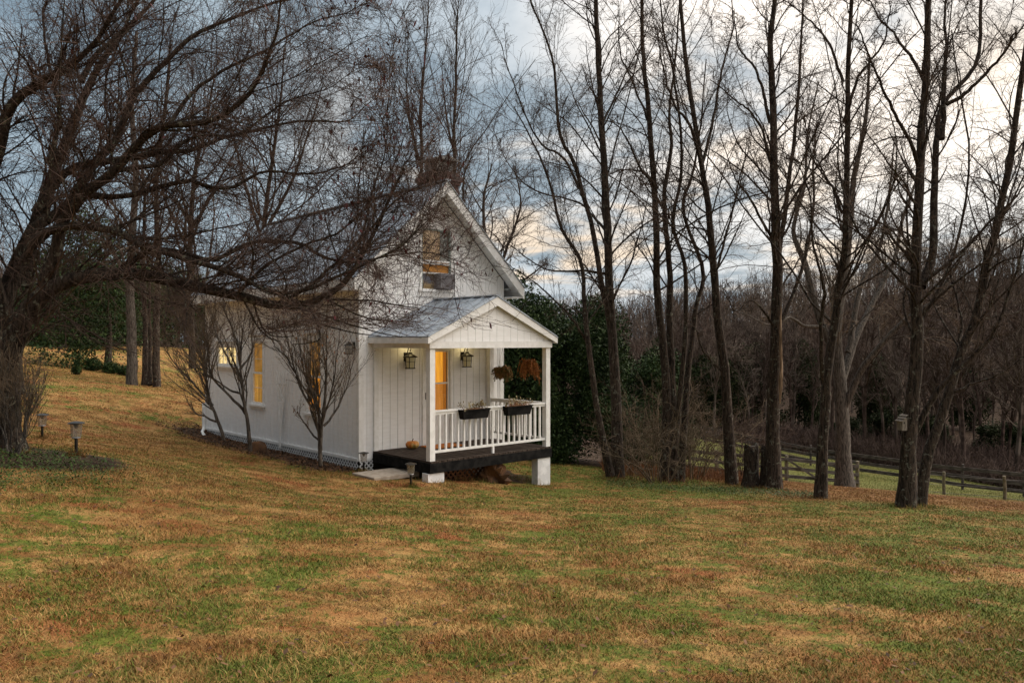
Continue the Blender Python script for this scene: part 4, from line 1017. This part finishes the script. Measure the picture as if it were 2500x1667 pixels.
rtree('bare tree leaning sharply to the right from the foot of the bird house tree', [
   ([(2244,1232),(2267,1113),(2312,980),(2347,868),(2383,779),(2414,645),(2440,553),(2466,415),(2493,249),(2520,80),(2540,-100)], 34, 16),
   ([(2312,960),(2400,930),(2470,900),(2540,830)], 9, 3, -.6),
   ([(2400,690),(2440,560),(2500,460),(2560,380)], 12, 3, .8),
   ([(2340,880),(2350,760),(2330,640),(2350,520)], 9, 3, 1.)], 15.9)

# bird house
p = W3(2203, 1050, 15.2); t = empty('bird_house', (p[0], p[1], p[2]), .25, 'weathered grey wooden bird house fixed to a bare trunk', 'bird house'); t.scale = (.82,.82,1.)
wood = mat('weathered_wood', (.20,.17,.14), .9, (.11,.09,.07), 10, bump=.4, stretch=(5,5,1))
b = MB(); b.prism([(-.07,0),(.07,0),(.07,.25),(-.07,.20)], -.075, .10, 'y'); b.build('box', wood, t)
b = MB(); b.lathe([(.02,0),(.02,.005)], k=14); o = b.build('entrance_hole', dark_in, t); o.location = (-.01, -.0765, .15); o.rotation_euler = (math.pi/2, 0, 0)
b = MB()
for i in range(3): b.bar((-.09+.06*i, -.12, .195+.042*i+.006*i), (-.09+.06*i, .11, .195+.042*i+.006*i), .07, .012, up=(-.45,0,1))
b.build('shingle_roof', wood, t)

# stumps
def stump(px, Y, h, r, label, seed):
    p = G(px, Y); r_ = np.random.default_rng(seed); b = MB(); k = 16; V = []; n = 7
    for i in range(n):
        for j in range(k):
            a = j*2*math.pi/k; rad = r*(1+.5*math.exp(-i*.9))*(1+.10*math.sin(3*a+seed)+.06*r_.standard_normal()); z = h*i/(n-1)
            if i == n-1: z += .07*math.sin(a*2+seed)+.05*r_.standard_normal()
            V.append((rad*math.cos(a), rad*math.sin(a), z))
    b.arr(V, [(i*k+j, i*k+(j+1)%k, (i+1)*k+(j+1)%k, (i+1)*k+j) for i in range(n-1) for j in range(k)]); b.ng.append([(n-1)*k+j for j in range(k)])
    tag(b.build('tree_stump', bark_brown, loc=tuple(p), smooth=False), label, 'stump', 'tree stumps between the lawn-edge trees')
stump(1834, 19.3, 1.0, .17, 'broad broken tree stump, left one of the pair beside the thick bare tree', 1)
stump(1866, 19.2, .95, .09, 'narrow broken tree stump touching the thick bare tree', 4)

# trees behind the house
BL = [lv(22, .25, .98, .50, .26, .4, .008, 8, .10, .10, .55, .2, .3), lv(8, .15, 1., .5, .42, .55, .005, 6, .12, .10, .3, .1), lv(6, .1, 1., .5, .45, .6, .004, 5, .12, .08, .3)]
rtree('slim upright bare tree rising behind the cottage ridge left of the chimney', [([(1010,900),(1015,600),(1030,400),(1028,250),(1040,100),(1045,-20)], 18, 3), ([(1030,420),(1000,300),(985,180),(990,60)], 9, 2)], 31., BL, group='bare trees behind the cottage')
rtree('slim upright bare tree rising directly behind the chimney', [([(1112,900),(1110,600),(1108,350),(1112,200),(1115,60),(1120,0)], 16, 3), ([(1110,380),(1090,250),(1080,150)], 8, 2)], 32., BL, group='bare trees behind the cottage')
FZ = [lv(16, .1, .98, .65, .40, .45, .008, 8, .14, .05, .4, .15, .3), lv(10, .15, 1., .7, .42, .55, .005, 6, .16, .03, .3), lv(8, .1, 1., .7, .5, .6, .004, 5, .18, .03, .3)]
rtree('spreading twiggy bare tree behind the right slope of the cottage roof', [([(1190,980),(1185,800),(1190,650),(1180,500),(1200,400)], 24, 5), ([(1188,720),(1240,600),(1270,500),(1260,420)], 14, 3), ([(1188,700),(1140,560),(1130,450),(1150,380)], 14, 3), ([(1188,760),(1280,680),(1330,640)], 10, 3)], 30., FZ, group='bare trees behind the cottage')
rtree('bare tree seen behind the big leaning tree over the cottage roof, left of the ridge', [([(640,900),(640,600),(660,400),(680,250),(690,120)], 22, 4), ([(650,560),(720,420),(760,300),(790,200)], 12, 3), ([(645,600),(590,430),(560,300)], 12, 3)], 34., FZ, group='bare trees behind the cottage')
rtree('bare tree seen through the branches high above the left pair of trunks', [([(470,900),(460,650),(470,450),(500,300),(520,180)], 24, 4), ([(463,620),(400,480),(380,340)], 12, 3), ([(465,560),(540,430),(600,330)], 12, 3)], 36., FZ, group='bare trees behind the cottage')
# pair of trunks at left, middle distance
LP = [lv(12, .35, .98, .7, .3, .4, .012, 8, .14, .06, .4, .1, .3), lv(8, .2, 1., .7, .4, .55, .007, 6, .18, .03), lv(6, .1, 1., .7, .45, .6, .005, 5, .2, .03)]
rtree('pale furrowed trunk of the tree pair on the left lawn, left one', [([(322,943),(325,800),(322,650),(330,450),(320,250),(330,80)], 36, 10), ([(322,720),(290,640),(250,560),(200,450)], 16, 4)], 30., LP, bark_grey, group='tree pair on the left lawn')
rtree('dark furrowed double trunk of the tree pair on the left lawn, right one', [([(383,944),(380,800),(384,650),(380,450),(400,250),(410,100)], 26, 8), ([(352,940),(356,800),(350,650),(352,500),(340,300)], 20, 6, .8), ([(366,940),(368,850),(372,700),(400,500)], 16, 6, 1.2)], 30.3, LP, bark_brown, group='tree pair on the left lawn')

# vase-shaped bare shrubs before the long wall
def vase(label, px, Y, stems_px, twl, tm=twig_pale, leaves=None, cat='shrub', name='bare_shrub', rb=9, grp='bare shrubs along the cottage wall', levels=None):
    S = []
    for pts in stems_px: S.append(stem3(pts, Y, (pts[0][2] if len(pts[0]) > 2 else rb)*Y/F/2, 2.2*Y/F/2, n=16, dy=random.uniform(-.5,.6), jit=.006) if False else stem3([q[:2] for q in pts], Y, (pts[0][2] if len(pts[0]) > 2 else rb)*Y/F/2, 2.*Y/F/2, n=16, dy=random.uniform(-.5,.5), jit=.012))
    base = G(px, Y); 
    S = [(p_, r_*.74) for p_, r_ in S]
    return bare_tree(name, label, S, base, bark_grey, tm, levels or [lv(13, .2, .98, .40, twl, .5, .005, 7, .07, .10, .3, .1, .25), lv(6, .1, 1., .40, .5, .6, .003, 6, .09, .08, .3), lv(3, .1, 1., .5, .4, .6, .0025, 4, .1, .05)], group=grp, cat=cat, k=8, leaves=leaves, limb_k=4)
vase('bare vase-shaped shrub with a single short trunk before the orange-lit window', 783, 15.9, [
   [(783,1136,15),(781,1090),(778,1050),(765,1010),(735,960),(715,900),(700,840),(690,790)], [(783,1100,10),(785,1040),(770,980),(745,910),(735,850),(728,780)], [(782,1060,9),(775,990),(765,920),(760,850),(752,780)],
   [(784,1100,10),(790,1030),(800,990),(815,940),(822,880),(830,800)], [(790,1040,9),(812,1010),(832,960),(850,900),(855,850)], [(785,1040,9),(792,960),(798,890),(800,820),(795,760)], [(783,1050,8),(780,960),(782,880),(775,800)], [(783,1080,8),(760,1050),(742,1020),(735,990)], [(770,1000,7),(730,930),(700,880),(672,850),(664,830)]],
   .42, leaves=(520, .016, leaf_brown, None))
vase('bare shrub with a thick dark curved trunk left of the trellis', 611, 17.0, [
   [(611,1100,16),(606,1060),(597,1000),(588,930),(585,880),(590,830),(600,770)], [(600,1010,11),(570,980),(530,940),(510,900),(500,850),(490,780)], [(588,930,9),(560,880),(540,840),(525,800),(510,740)],
   [(586,890,9),(578,830),(560,790),(545,760),(540,700)], [(588,900,8),(605,860),(610,810),(612,760)], [(586,960,8),(560,950),(520,925),(480,905),(450,880)]], .5, levels=[lv(12, .3, .98, .38, .45, .5, .005, 7, .08, .10, .3, .1, .25), lv(8, .1, 1., .40, .5, .6, .003, 6, .09, .08, .3), lv(3, .1, 1., .5, .4, .6, .0025, 4, .1, .05)])
vase('bare shrub with several thin trunks spreading past the far corner of the cottage', 545, 18.4, [
   [(546,1074,13),(535,1030),(520,990),(505,930),(495,870),(480,800),(470,740)], [(520,990,9),(500,960),(470,930),(440,900),(415,870),(400,840)], [(510,960,8),(500,900),(505,830),(520,760)], [(535,1030,8),(500,1010),(478,1000),(470,985)], [(500,900,8),(460,850),(440,790),(430,730)], [(495,880,8),(450,800),(420,760),(400,720)]], .5, levels=[lv(15, .2, .98, .38, .5, .5, .005, 8, .08, .08, .3, .1, .25), lv(10, .1, 1., .40, .5, .6, .003, 6, .09, .06, .3), lv(3, .1, 1., .5, .4, .6, .0025, 4, .1, .05)])
vase('low dense bare shrub at the foot of the big leaning tree', 40, 10.4, [
   [(30,1105,7),(25,1050),(15,990),(5,930)], [(35,1105,7),(45,1040),(50,980),(48,930)], [(40,1105,7),(62,1040),(80,990),(92,940)], [(45,1108,7),(64,1060),(76,1010),(84,960)], [(25,1108,7),(0,1050),(-20,1000),(-40,950)], [(38,1105,6),(55,1060),(66,1000),(70,950)], [(20,1108,6),(10,1040),(20,960),(15,900)]], .55, grp=None)

# thicket shrubs between the trees
def thicket(px, Y, h, n, label, m=twig_pale, seed=0, spread=.6):
    base = G(px, Y); a = rng.random(n)*6.28; sp = rng.random(n)*spread
    S = base+np.stack([.25*np.cos(a), .25*np.sin(a), np.zeros(n)], -1); D = np.stack([sp*np.cos(a), sp*np.sin(a), np.ones(n)], -1)
    P = grow(S, D, h*(.6+.5*rng.random(n)), 9, .13, .03); R = .012*np.linspace(1,.3,9)[None]*(.7+.8*rng.random((n,1)))
    root = empty('thicket_shrub', tuple(base), 0, label, 'shrub', 'leafless shrubs in the thicket'); b = MB(); b.tubes(P, R, 4)
    P2, R2 = children(P, R, **lv(9, .15, 1., .6, .4, .6, .005, 7, .16, .02)); b.tubes(P2, R2, 3)
    P3, R3 = children(P2, R2, **lv(5, .15, 1., .6, .45, .6, .004, 5, .18, .02)); b.tubes(P3, R3, 3)
    o = b.build('stems', m, root); o.data.transform(Matrix.Translation(-Vector(base))); return root
for px, Y, h, n, lb, m_ in ((1560,21.5,2.6,18,'pale leafless shrub right beside the straight lichen-banded tree',twig_pale),(1610,19.9,2.4,16,'pale leafless shrub in front of the clump of three trunks',twig_pale),(1690,21.5,2.6,20,'pale tangled shrub right of the clump of three trunks',twig_pale),(1815,22.5,2.2,26,'reddish brown bushy shrub behind the stumps',twig_red),(1665,24.,3.2,16,'tall tangled shrub behind the clump of three trunks',twig_m),(1530,24.,3.0,16,'tall tangled shrub against the dark evergreen',twig_m)):
    thicket(px, Y, h, n, lb, m_)

# ------------------------------------------------------------------ leafy evergreens
def evergreen(name, label, base, lobes, nleaf, size, m, group=None, trunk=(.12, 1.5), asp=.5, shell=.6):
    """lobes: list of (centre rel base, radii)"""
    root = empty(name, tuple(base), 0, label, 'tree' if size > .03 else 'shrub', group)
    vol = np.array([l[1][0]*l[1][1]+l[1][0]*l[1][2] for l in lobes]); cnt = (nleaf*vol/vol.sum()).astype(int); PP = []
    for (c, r), n in zip(lobes, cnt):
        d = norm(rng.standard_normal((n,3))); k = 9; ph = norm(rng.standard_normal((k,3)))
        lump = 1+.16*np.maximum(0, (d@ph.T-.72)*3.5).sum(1)-.10+.05*rng.standard_normal(n)
        rad = (1-shell*rng.random(n)**1.6)*lump; PP.append(np.array(c)+d*rad[:,None]*np.array(r))
    P = np.concatenate(PP); P = P[P[:,2] > .02]; n = len(P)
    A = norm(rng.standard_normal((n,3))+np.array([0,0,-.3])); Bv = norm(np.cross(A, rng.standard_normal((n,3)))); s = size*(.6+.8*rng.random(n))[:,None]
    V = np.stack([P-A*s, P-Bv*s*asp, P+A*s, P+Bv*s*asp], 1); i = np.arange(n)*4; b = MB(); b.arr(V.reshape(-1,3), np.stack([i,i+1,i+2,i+3], -1))
    b.build('crown', m, root, attr=np.repeat(rng.random(n), 4))
    b = MB(); n_ = 6; Pt = grow(np.zeros((1,3)), np.array([[.03,.02,1.]]), np.array([trunk[1]]), n_, .05, .1); b.tubes(Pt, np.linspace(trunk[0], trunk[0]*.4, n_)[None], 8); b.build('trunk', bark_brown, root, smooth=True)
    return root
def lob(n, R, Hh, z0, r0, seed, taper=.5):
    r_ = np.random.default_rng(seed); L_ = [((0,0,z0+Hh*.45), (R*.72, R*.72, Hh*.46))]
    for i in range(n):
        a = r_.random()*6.28; h = r_.random(); rr = R*(1-taper*h)*.72; q = r0*(.7+.7*r_.random()); L_.append(((rr*math.cos(a), rr*math.sin(a), z0+Hh*(.08+.84*h)), (q, q, q*(.8+.4*r_.random()))))
    return L_
base = G(1375, 25.5)
evergreen('evergreen_tree', 'wide dark broadleaf evergreen tree crowding the right side of the cottage', base, lob(40, 2.9, 5.5, -.1, .75, 3, .5), 135000, .044, ever_dark, trunk=(.2, 3))
evergreen('evergreen_tree', 'rounded dark evergreen behind the straight lichen-banded tree', G(1565, 29), lob(16, 1.9, 4.0, 0, .7, 6, .5), 28000, .05, ever_dark, trunk=(.15, 2.5))
evergreen('evergreen_tree', 'dark evergreen mass seen close behind the right porch post', G(1270, 24.), lob(14, 1.5, 5.6, 0, .7, 8, .55), 19000, .055, ever_dark, trunk=(.12, 3))
for i, (px, Y, R, Hh, lb) in enumerate([(105,88,6,8.5,'dark broad evergreen at the far edge of the left field, leftmost'), (190,70,5.,8.2,'dark round evergreen at the far edge of the left field, second from the left'), (262,48,3.7,8.6,'dark tall evergreen with bare lower trunks behind the left tree pair'), (420,85,6,9,'dark evergreen at the field edge right of the left tree pair'), (20,95,6,7,'evergreen behind the big leaning tree trunk')]):
    evergreen('evergreen_tree', lb, G(px, Y), lob(20, R*1.1, Hh, -.1 if i != 2 else .5, R*.36, 20+i, .4), 24000, .15 if Y > 60 else .09, ever_dark, 'evergreens at the far edge of the left field', trunk=(.25, 4))
evergreen('young_evergreen', 'tiny dark evergreen bush alone on the left field', G(188, 36), [((0,0,.35),(.22,.2,.33)),((.08,0,.75),(.16,.15,.25)),((-.08,.05,.15),(.2,.2,.2))], 900, .05, ever_dark, trunk=(.03,.4))
for i, (dx, hh_) in enumerate(((-.9, 1.), (.2, .9), (1.1, .8))):
    g = G(262, 46.5); evergreen('low_bush', ['dark low bush under the tall left evergreen, left of three', 'dark low bush under the tall left evergreen, middle of three', 'dark low bush under the tall left evergreen, right of three'][i], (g[0]+dx, g[1], Hs(g[0]+dx, g[1])), [((0,0,.35*hh_),(.55,.5,.45*hh_))], 1500, .06, ever_dark, 'bushes under the left evergreen', trunk=(.03,.3))
# mid hill evergreens + understorey on the right
hillev = [(1765,70,2.8,7),(1835,78,3.2,8.5),(1700,72,2.8,6.5),(2125,80,3.2,8),(1965,80,2.8,7.5),(2270,66,2.6,3.2),(2440,62,2.8,3.4),(1610,76,3.2,7),(2070,66,2.2,2.6),(2370,84,3.2,7),(2180,68,2.4,3.0),(2520,60,2.6,3.2)]
PE_ = None
for i, (px, Y, R, Hh) in enumerate(hillev):
    g = G(px, Y)
    if i < 3: 
        PE_ = PE_ or []; PE_.append(evergreen('hillside_evergreen', 'dark green evergreen standing among the leafless woods beyond the fence', g, lob(14, R, Hh, .2, R*.32, 40+i, .6), 15000, .12, ever_mid, 'evergreens in the woods beyond the fence', trunk=(.2,4)))
    else:
        src = PE_[i%3]; o = src.copy(); COL.objects.link(o); o.location = tuple(g); o.rotation_euler = (0,0,i*1.3); s_ = R/3.6; o.scale = (s_, s_, Hh/7.)
        for ch_ in list(src.children): c = ch_.copy(); COL.objects.link(c); c.parent = o

# ------------------------------------------------------------------ woodland on the hill
def proto_tree(h, seed, nb=16, tw=7, r=.14, k3=0):
    P = grow(np.zeros((1,3)), np.array([[0,0,1.]]), np.array([h]), 9, .05, .15); R = r*np.linspace(1,.18,9)[None]
    P1, R1 = children(P, R, **lv(nb, .28, .98, .62, .36, .45, .035, 6, .12, .12, .5, .1)); 
    P2, R2 = children(P1, R1, **lv(tw, .2, 1., .6, .42, .6, .022, 4, .15, .08))
    out = MB(); out.tubes(P, R, 5); out.tubes(P1, R1, 3); out.tubes(P2, R2, 3)
    if k3: P3, R3 = children(P2, R2, **lv(k3, .2, 1., .6, .5, .7, .016, 3, .15, .06)); out.tubes(P3, R3, 3)
    return out
# individual trees between the fence and the hill
mp = []
for i in range(4):
    t = bpy.data.objects.new('woodland_tree', None); COL.objects.link(t); t.empty_display_size = .3
    tag(t, 'leafless brown tree along the foot of the wooded hill', 'tree', 'leafless trees along the foot of the hill')
    mb_ = proto_tree(10.5, i, 22, 8, .16, 4); mb_.build('crown', far_twig if i % 2 else twig_red, t); mp.append(t)
spots = []
for i in range(64):
    px = 1470+1130*(i+.5)/64+random.uniform(-14,14); Y = (70-(px-1600)*.022)+random.uniform(0, 28); spots.append((px, Y))
for i in range(8): spots.append((-50+560*(i+.5)/8, random.uniform(96, 112)))
for i, (px, Y) in enumerate(spots):
    if i < 4: o = mp[i]
    else:
        o = mp[i%4].copy(); COL.objects.link(o)
        for ch_ in list(mp[i%4].children): c = ch_.copy(); COL.objects.link(c); c.parent = o
        if px < 1000: tag(o, 'leafless tree far behind the evergreens of the left field', group='leafless trees beyond the left field')
    g = G(px, Y); o.location = tuple(g); o.rotation_euler = (0,0,random.random()*6.28); s_ = random.uniform(.75,1.15); o.scale = (s_,s_,s_*random.uniform(.9,1.1))
# the wood itself: one mass
def far_wood():
    pr = []
    for i in range(5):
        m_ = proto_tree(13, i, 15, 7, .15); pr.append((np.concatenate(m_.v), np.concatenate(m_.f[4])))
    out = MB(); n = 2300
    px = rng.uniform(-300, 2900, n); Y = rng.uniform(0, 1, n)
    nearY = np.where(px > 1450, 98-(px-1600)*.02, 118); Y = nearY+(235-nearY)*Y**.8
    X = (px-CX)/F*Y; Z = H(X, Y)
    for i in range(n):
        V, Q = pr[i%5]; a = rng.random()*6.28; s_ = rng.uniform(.75,1.15); c, s = math.cos(a)*s_, math.sin(a)*s_
        Vn = np.stack([V[:,0]*c-V[:,1]*s+X[i], V[:,0]*s+V[:,1]*c+Y[i], V[:,2]*s_+Z[i]-.2], -1); out.arr(Vn, Q)
    tag(out.build('woods', far_twig), 'leafless brown woods covering the far hillside', 'woods', kind='stuff')
far_wood()
# brushy understorey in front of the wood
def brush():
    n = 26000; px = rng.uniform(1440, 2600, n); Y = (67-(px-1600)*.026)+rng.random(n)*14+2; X = (px-CX)/F*Y
    S = np.stack([X, Y, H(X,Y)], -1); D = np.stack([rng.normal(0,.35,n), rng.normal(0,.35,n), np.ones(n)], -1); hh = .6+2.0*rng.random(n)*(.5+.5*np.sin(X*.6+Y*.2))
    P = grow(S, D, hh, 5, .2, .0); b = MB(); b.tubes(P, .022*np.linspace(1,.4,5)[None]*np.ones((n,1)), 3)
    tag(b.build('underbrush', twig_red), 'tangled brown underbrush along the woods beyond the fence', 'brush', kind='stuff')
brush()

# ------------------------------------------------------------------ fences
fence_m = mat('weathered_fence_wood', (.045,.036,.032), .9, (.11,.09,.08), 3, stretch=(1,1,4), bump=.3)
post_m = mat('mossy_post_wood', (.12,.10,.06), .9, (.17,.14,.10), 5, bump=.3)
def fence(name, label, pts, ph, rails, step, pm=post_m, rm=fence_m, rh=.13, pr=.07, every=True):
    P = [G(px, Y) for px, Y in pts]; root = empty(name, tuple(P[0]), 0, label, 'fence'); O = Vector(P[0])
    seq = []
    for a, c in zip(P[:-1], P[1:]):
        Ls = np.linalg.norm(c-a); n = max(1, int(round(Ls/step)))
        for i in range(n): q = a+(c-a)*i/n; seq.append(np.array([q[0], q[1], Hs(q[0], q[1])]))
    seq.append(P[-1])
    for q in seq:
        b = MB(); h = ph*random.uniform(.95,1.06); o_ = Vector(q)-O; b.tubes(np.array([(o_.x, o_.y, o_.z-.1), (o_.x+random.uniform(-.02,.02), o_.y, o_.z+h*.5), (o_.x+random.uniform(-.03,.03), o_.y, o_.z+h)]), np.array([pr,pr,pr*.93]), 8, cap=True); b.build('post', pm, root)
    for z in rails:
        b = MB()
        for a, c in zip(seq[:-1], seq[1:]):
            A = Vector(a)-O; Cc = Vector(c)-O; A.z += z+random.uniform(-.04,.04); Cc.z += z+random.uniform(-.04,.04); A.y -= pr+.02; Cc.y -= pr+.02; b.bar(A, Cc, .04, rh)
        b.build('rail', rm, root)
    return root
fence('rail_fence', 'near weathered three-rail fence behind the lawn-edge trees', [(1500,40),(1560,38),(1750,36.5),(1920,36),(2094,36)], 1.2, (.25,.62,1.0), 3.3, rh=.15, pr=.09)
fence('post_fence', 'green-brown round posts with thin wires at the right of the lawn', [(2200,35.5),(2305,35),(2453,33),(2620,31)], 1.05, (.12,.5,.9), 2.9, rh=.012)
fence('rail_fence', 'far dark three-rail fence along the edge of the woods', [(1560,68),(1720,62),(1905,54),(2060,49),(2200,46),(2350,43),(2500,41),(2650,39)], 1.35, (.30,.72,1.14), 3.2, pm=fence_m, rh=.20)
# gate brace
a = G(1922, 35.8); c = G(2010, 35.8); b = MB(); b.bar((0,0,1.0), (c[0]-a[0], c[1]-a[1], c[2]-a[2]+.1), .05, .09); tag(b.build('fence_brace', fence_m, loc=tuple(a)), 'diagonal wooden brace propped against a post of the near rail fence', 'brace')

# ------------------------------------------------------------------ ground cover, litter, dry weeds
n = 17000; x = rng.uniform(-8.6, -4.6, n); y = rng.uniform(7.2, 11.6, n); keep = np.hypot((x+6.8)/1.9, (y-9.3)/2.0)+.25*rng.standard_normal(n)*.6 < .95; x, y = x[keep], y[keep]
leaf_scatter('ground_ivy', np.stack([x, y, H(x,y)+.02], -1), .014, cover_m, 'patch of low green ground ivy under the big leaning tree', 'ground cover', zup=.05)
n = 4500; lx_ = -rng.random(n)**1.5*1.3; ly_ = rng.uniform(-.2, 9.6, n); w = HA[None]+lx_[:,None]*vv+ly_[:,None]*uu
leaf_scatter('fallen_leaves', np.stack([w[:,0], w[:,1], H(w[:,0], w[:,1])+.012], -1), .026, litter_m, 'brown fallen leaves in the bed along the cottage wall', 'leaf litter')
n = 2600; yy = 3+27*rng.random(n)**1.3; xx = rng.uniform(-.7,.7,n)*yy
leaf_scatter('lawn_leaves', np.stack([xx, yy, H(xx, yy)+.03], -1), .020, litter_m, 'small brown fallen leaves scattered over the lawn', 'leaf litter', zup=.012, tilt=.3)
def strip(n, f0, name, m, label, cat, size, zup):
    px = rng.uniform(f0[0], f0[1], n); Y = f0[2]+(px-f0[0])/(f0[1]-f0[0])*(f0[3]-f0[2])+rng.normal(0, f0[4], n); X = (px-CX)/F*Y
    return leaf_scatter(name, np.stack([X, Y, H(X,Y)+.01], -1), size, m, label, cat, zup=zup)
strip(7000, (1480, 2000, 19.2, 17.6, .5), 'ground_ivy', cover_m, 'low green ground ivy around the feet of the lawn-edge trees', 'ground cover', .015, .05)
def tufts(spots, n, h):
    m = MB(); tt = []
    for (x0, y0, r0, r1) in spots:
        a = rng.random(n)*6.28; r = r0+(r1-r0)*rng.random(n); x = x0+r*np.cos(a); y = y0+r*np.sin(a); S = np.stack([x, y, H(x,y)-.01], -1)
        P = grow(S, np.stack([rng.normal(0,.45,n), rng.normal(0,.45,n), np.ones(n)], -1), h*(.35+.9*rng.random(n)), 4, .15, -.12)
        m.tubes(P, .0035*np.linspace(1,.35,4)[None]*np.ones((n,1)), 3); tt.append(np.repeat(rng.random(n), 12))
    o = m.build('long_grass', MATS['tuft'], attr=np.concatenate(tt)); tag(o, 'longer unmown grass around trunks, posts and piers', 'grass', kind='stuff')
MATS['tuft'] = mk_blade()
sp_ = []
for px, py, Y in ((1508,1165,20.5),(1490,1160,20),(1640,1176,20.5),(1787,1184,20),(1888,1192,19),(2003,1222,17),(2063,1192,25),(2215,1240,15.5),(2250,1235,15.9),(1834,1185,19.3),(1866,1188,19.2),(783,1136,15.9),(611,1100,17),(20,1118,11)):
    x = (px-CX)/F*Y; sp_.append((x, Y, .12, .42))
for xx, yy in ((PX0+.15, PY+.1), (PX1-.2, PY+.1), (PX1-.1, PY+.8), (PX0+1.5, PY+.4)): w_ = loc2w(xx, yy, 0); sp_.append((w_[0], w_[1], .14, .5))
for px, Y in ((186,11.2),(103,14.3),(888,16.75),(1003,15.0)): sp_.append(((px-CX)/F*Y, Y, .0, .14))
tufts(sp_, 260, .11)
def weeds(n, f0, h, m, label):
    px = rng.uniform(f0[0], f0[1], n); Y = f0[2]+(px-f0[0])/(f0[1]-f0[0])*(f0[3]-f0[2])+rng.normal(0, f0[4], n); X = (px-CX)/F*Y
    P = grow(np.stack([X,Y,H(X,Y)],-1), np.stack([rng.normal(0,.3,n), rng.normal(0,.3,n), np.ones(n)], -1), h*(.4+.8*rng.random(n)), 4, .2, -.1)
    b = MB(); b.tubes(P, .006*np.linspace(1,.4,4)[None]*np.ones((n,1)), 3); tag(b.build('dry_weeds', m), label, 'weeds', kind='stuff')
weeds(5000, (1470, 1900, 23.2, 23.5, 1.4), .32, MATS['dry_brown_leaves'], 'rust-coloured dry weeds beneath the thicket')
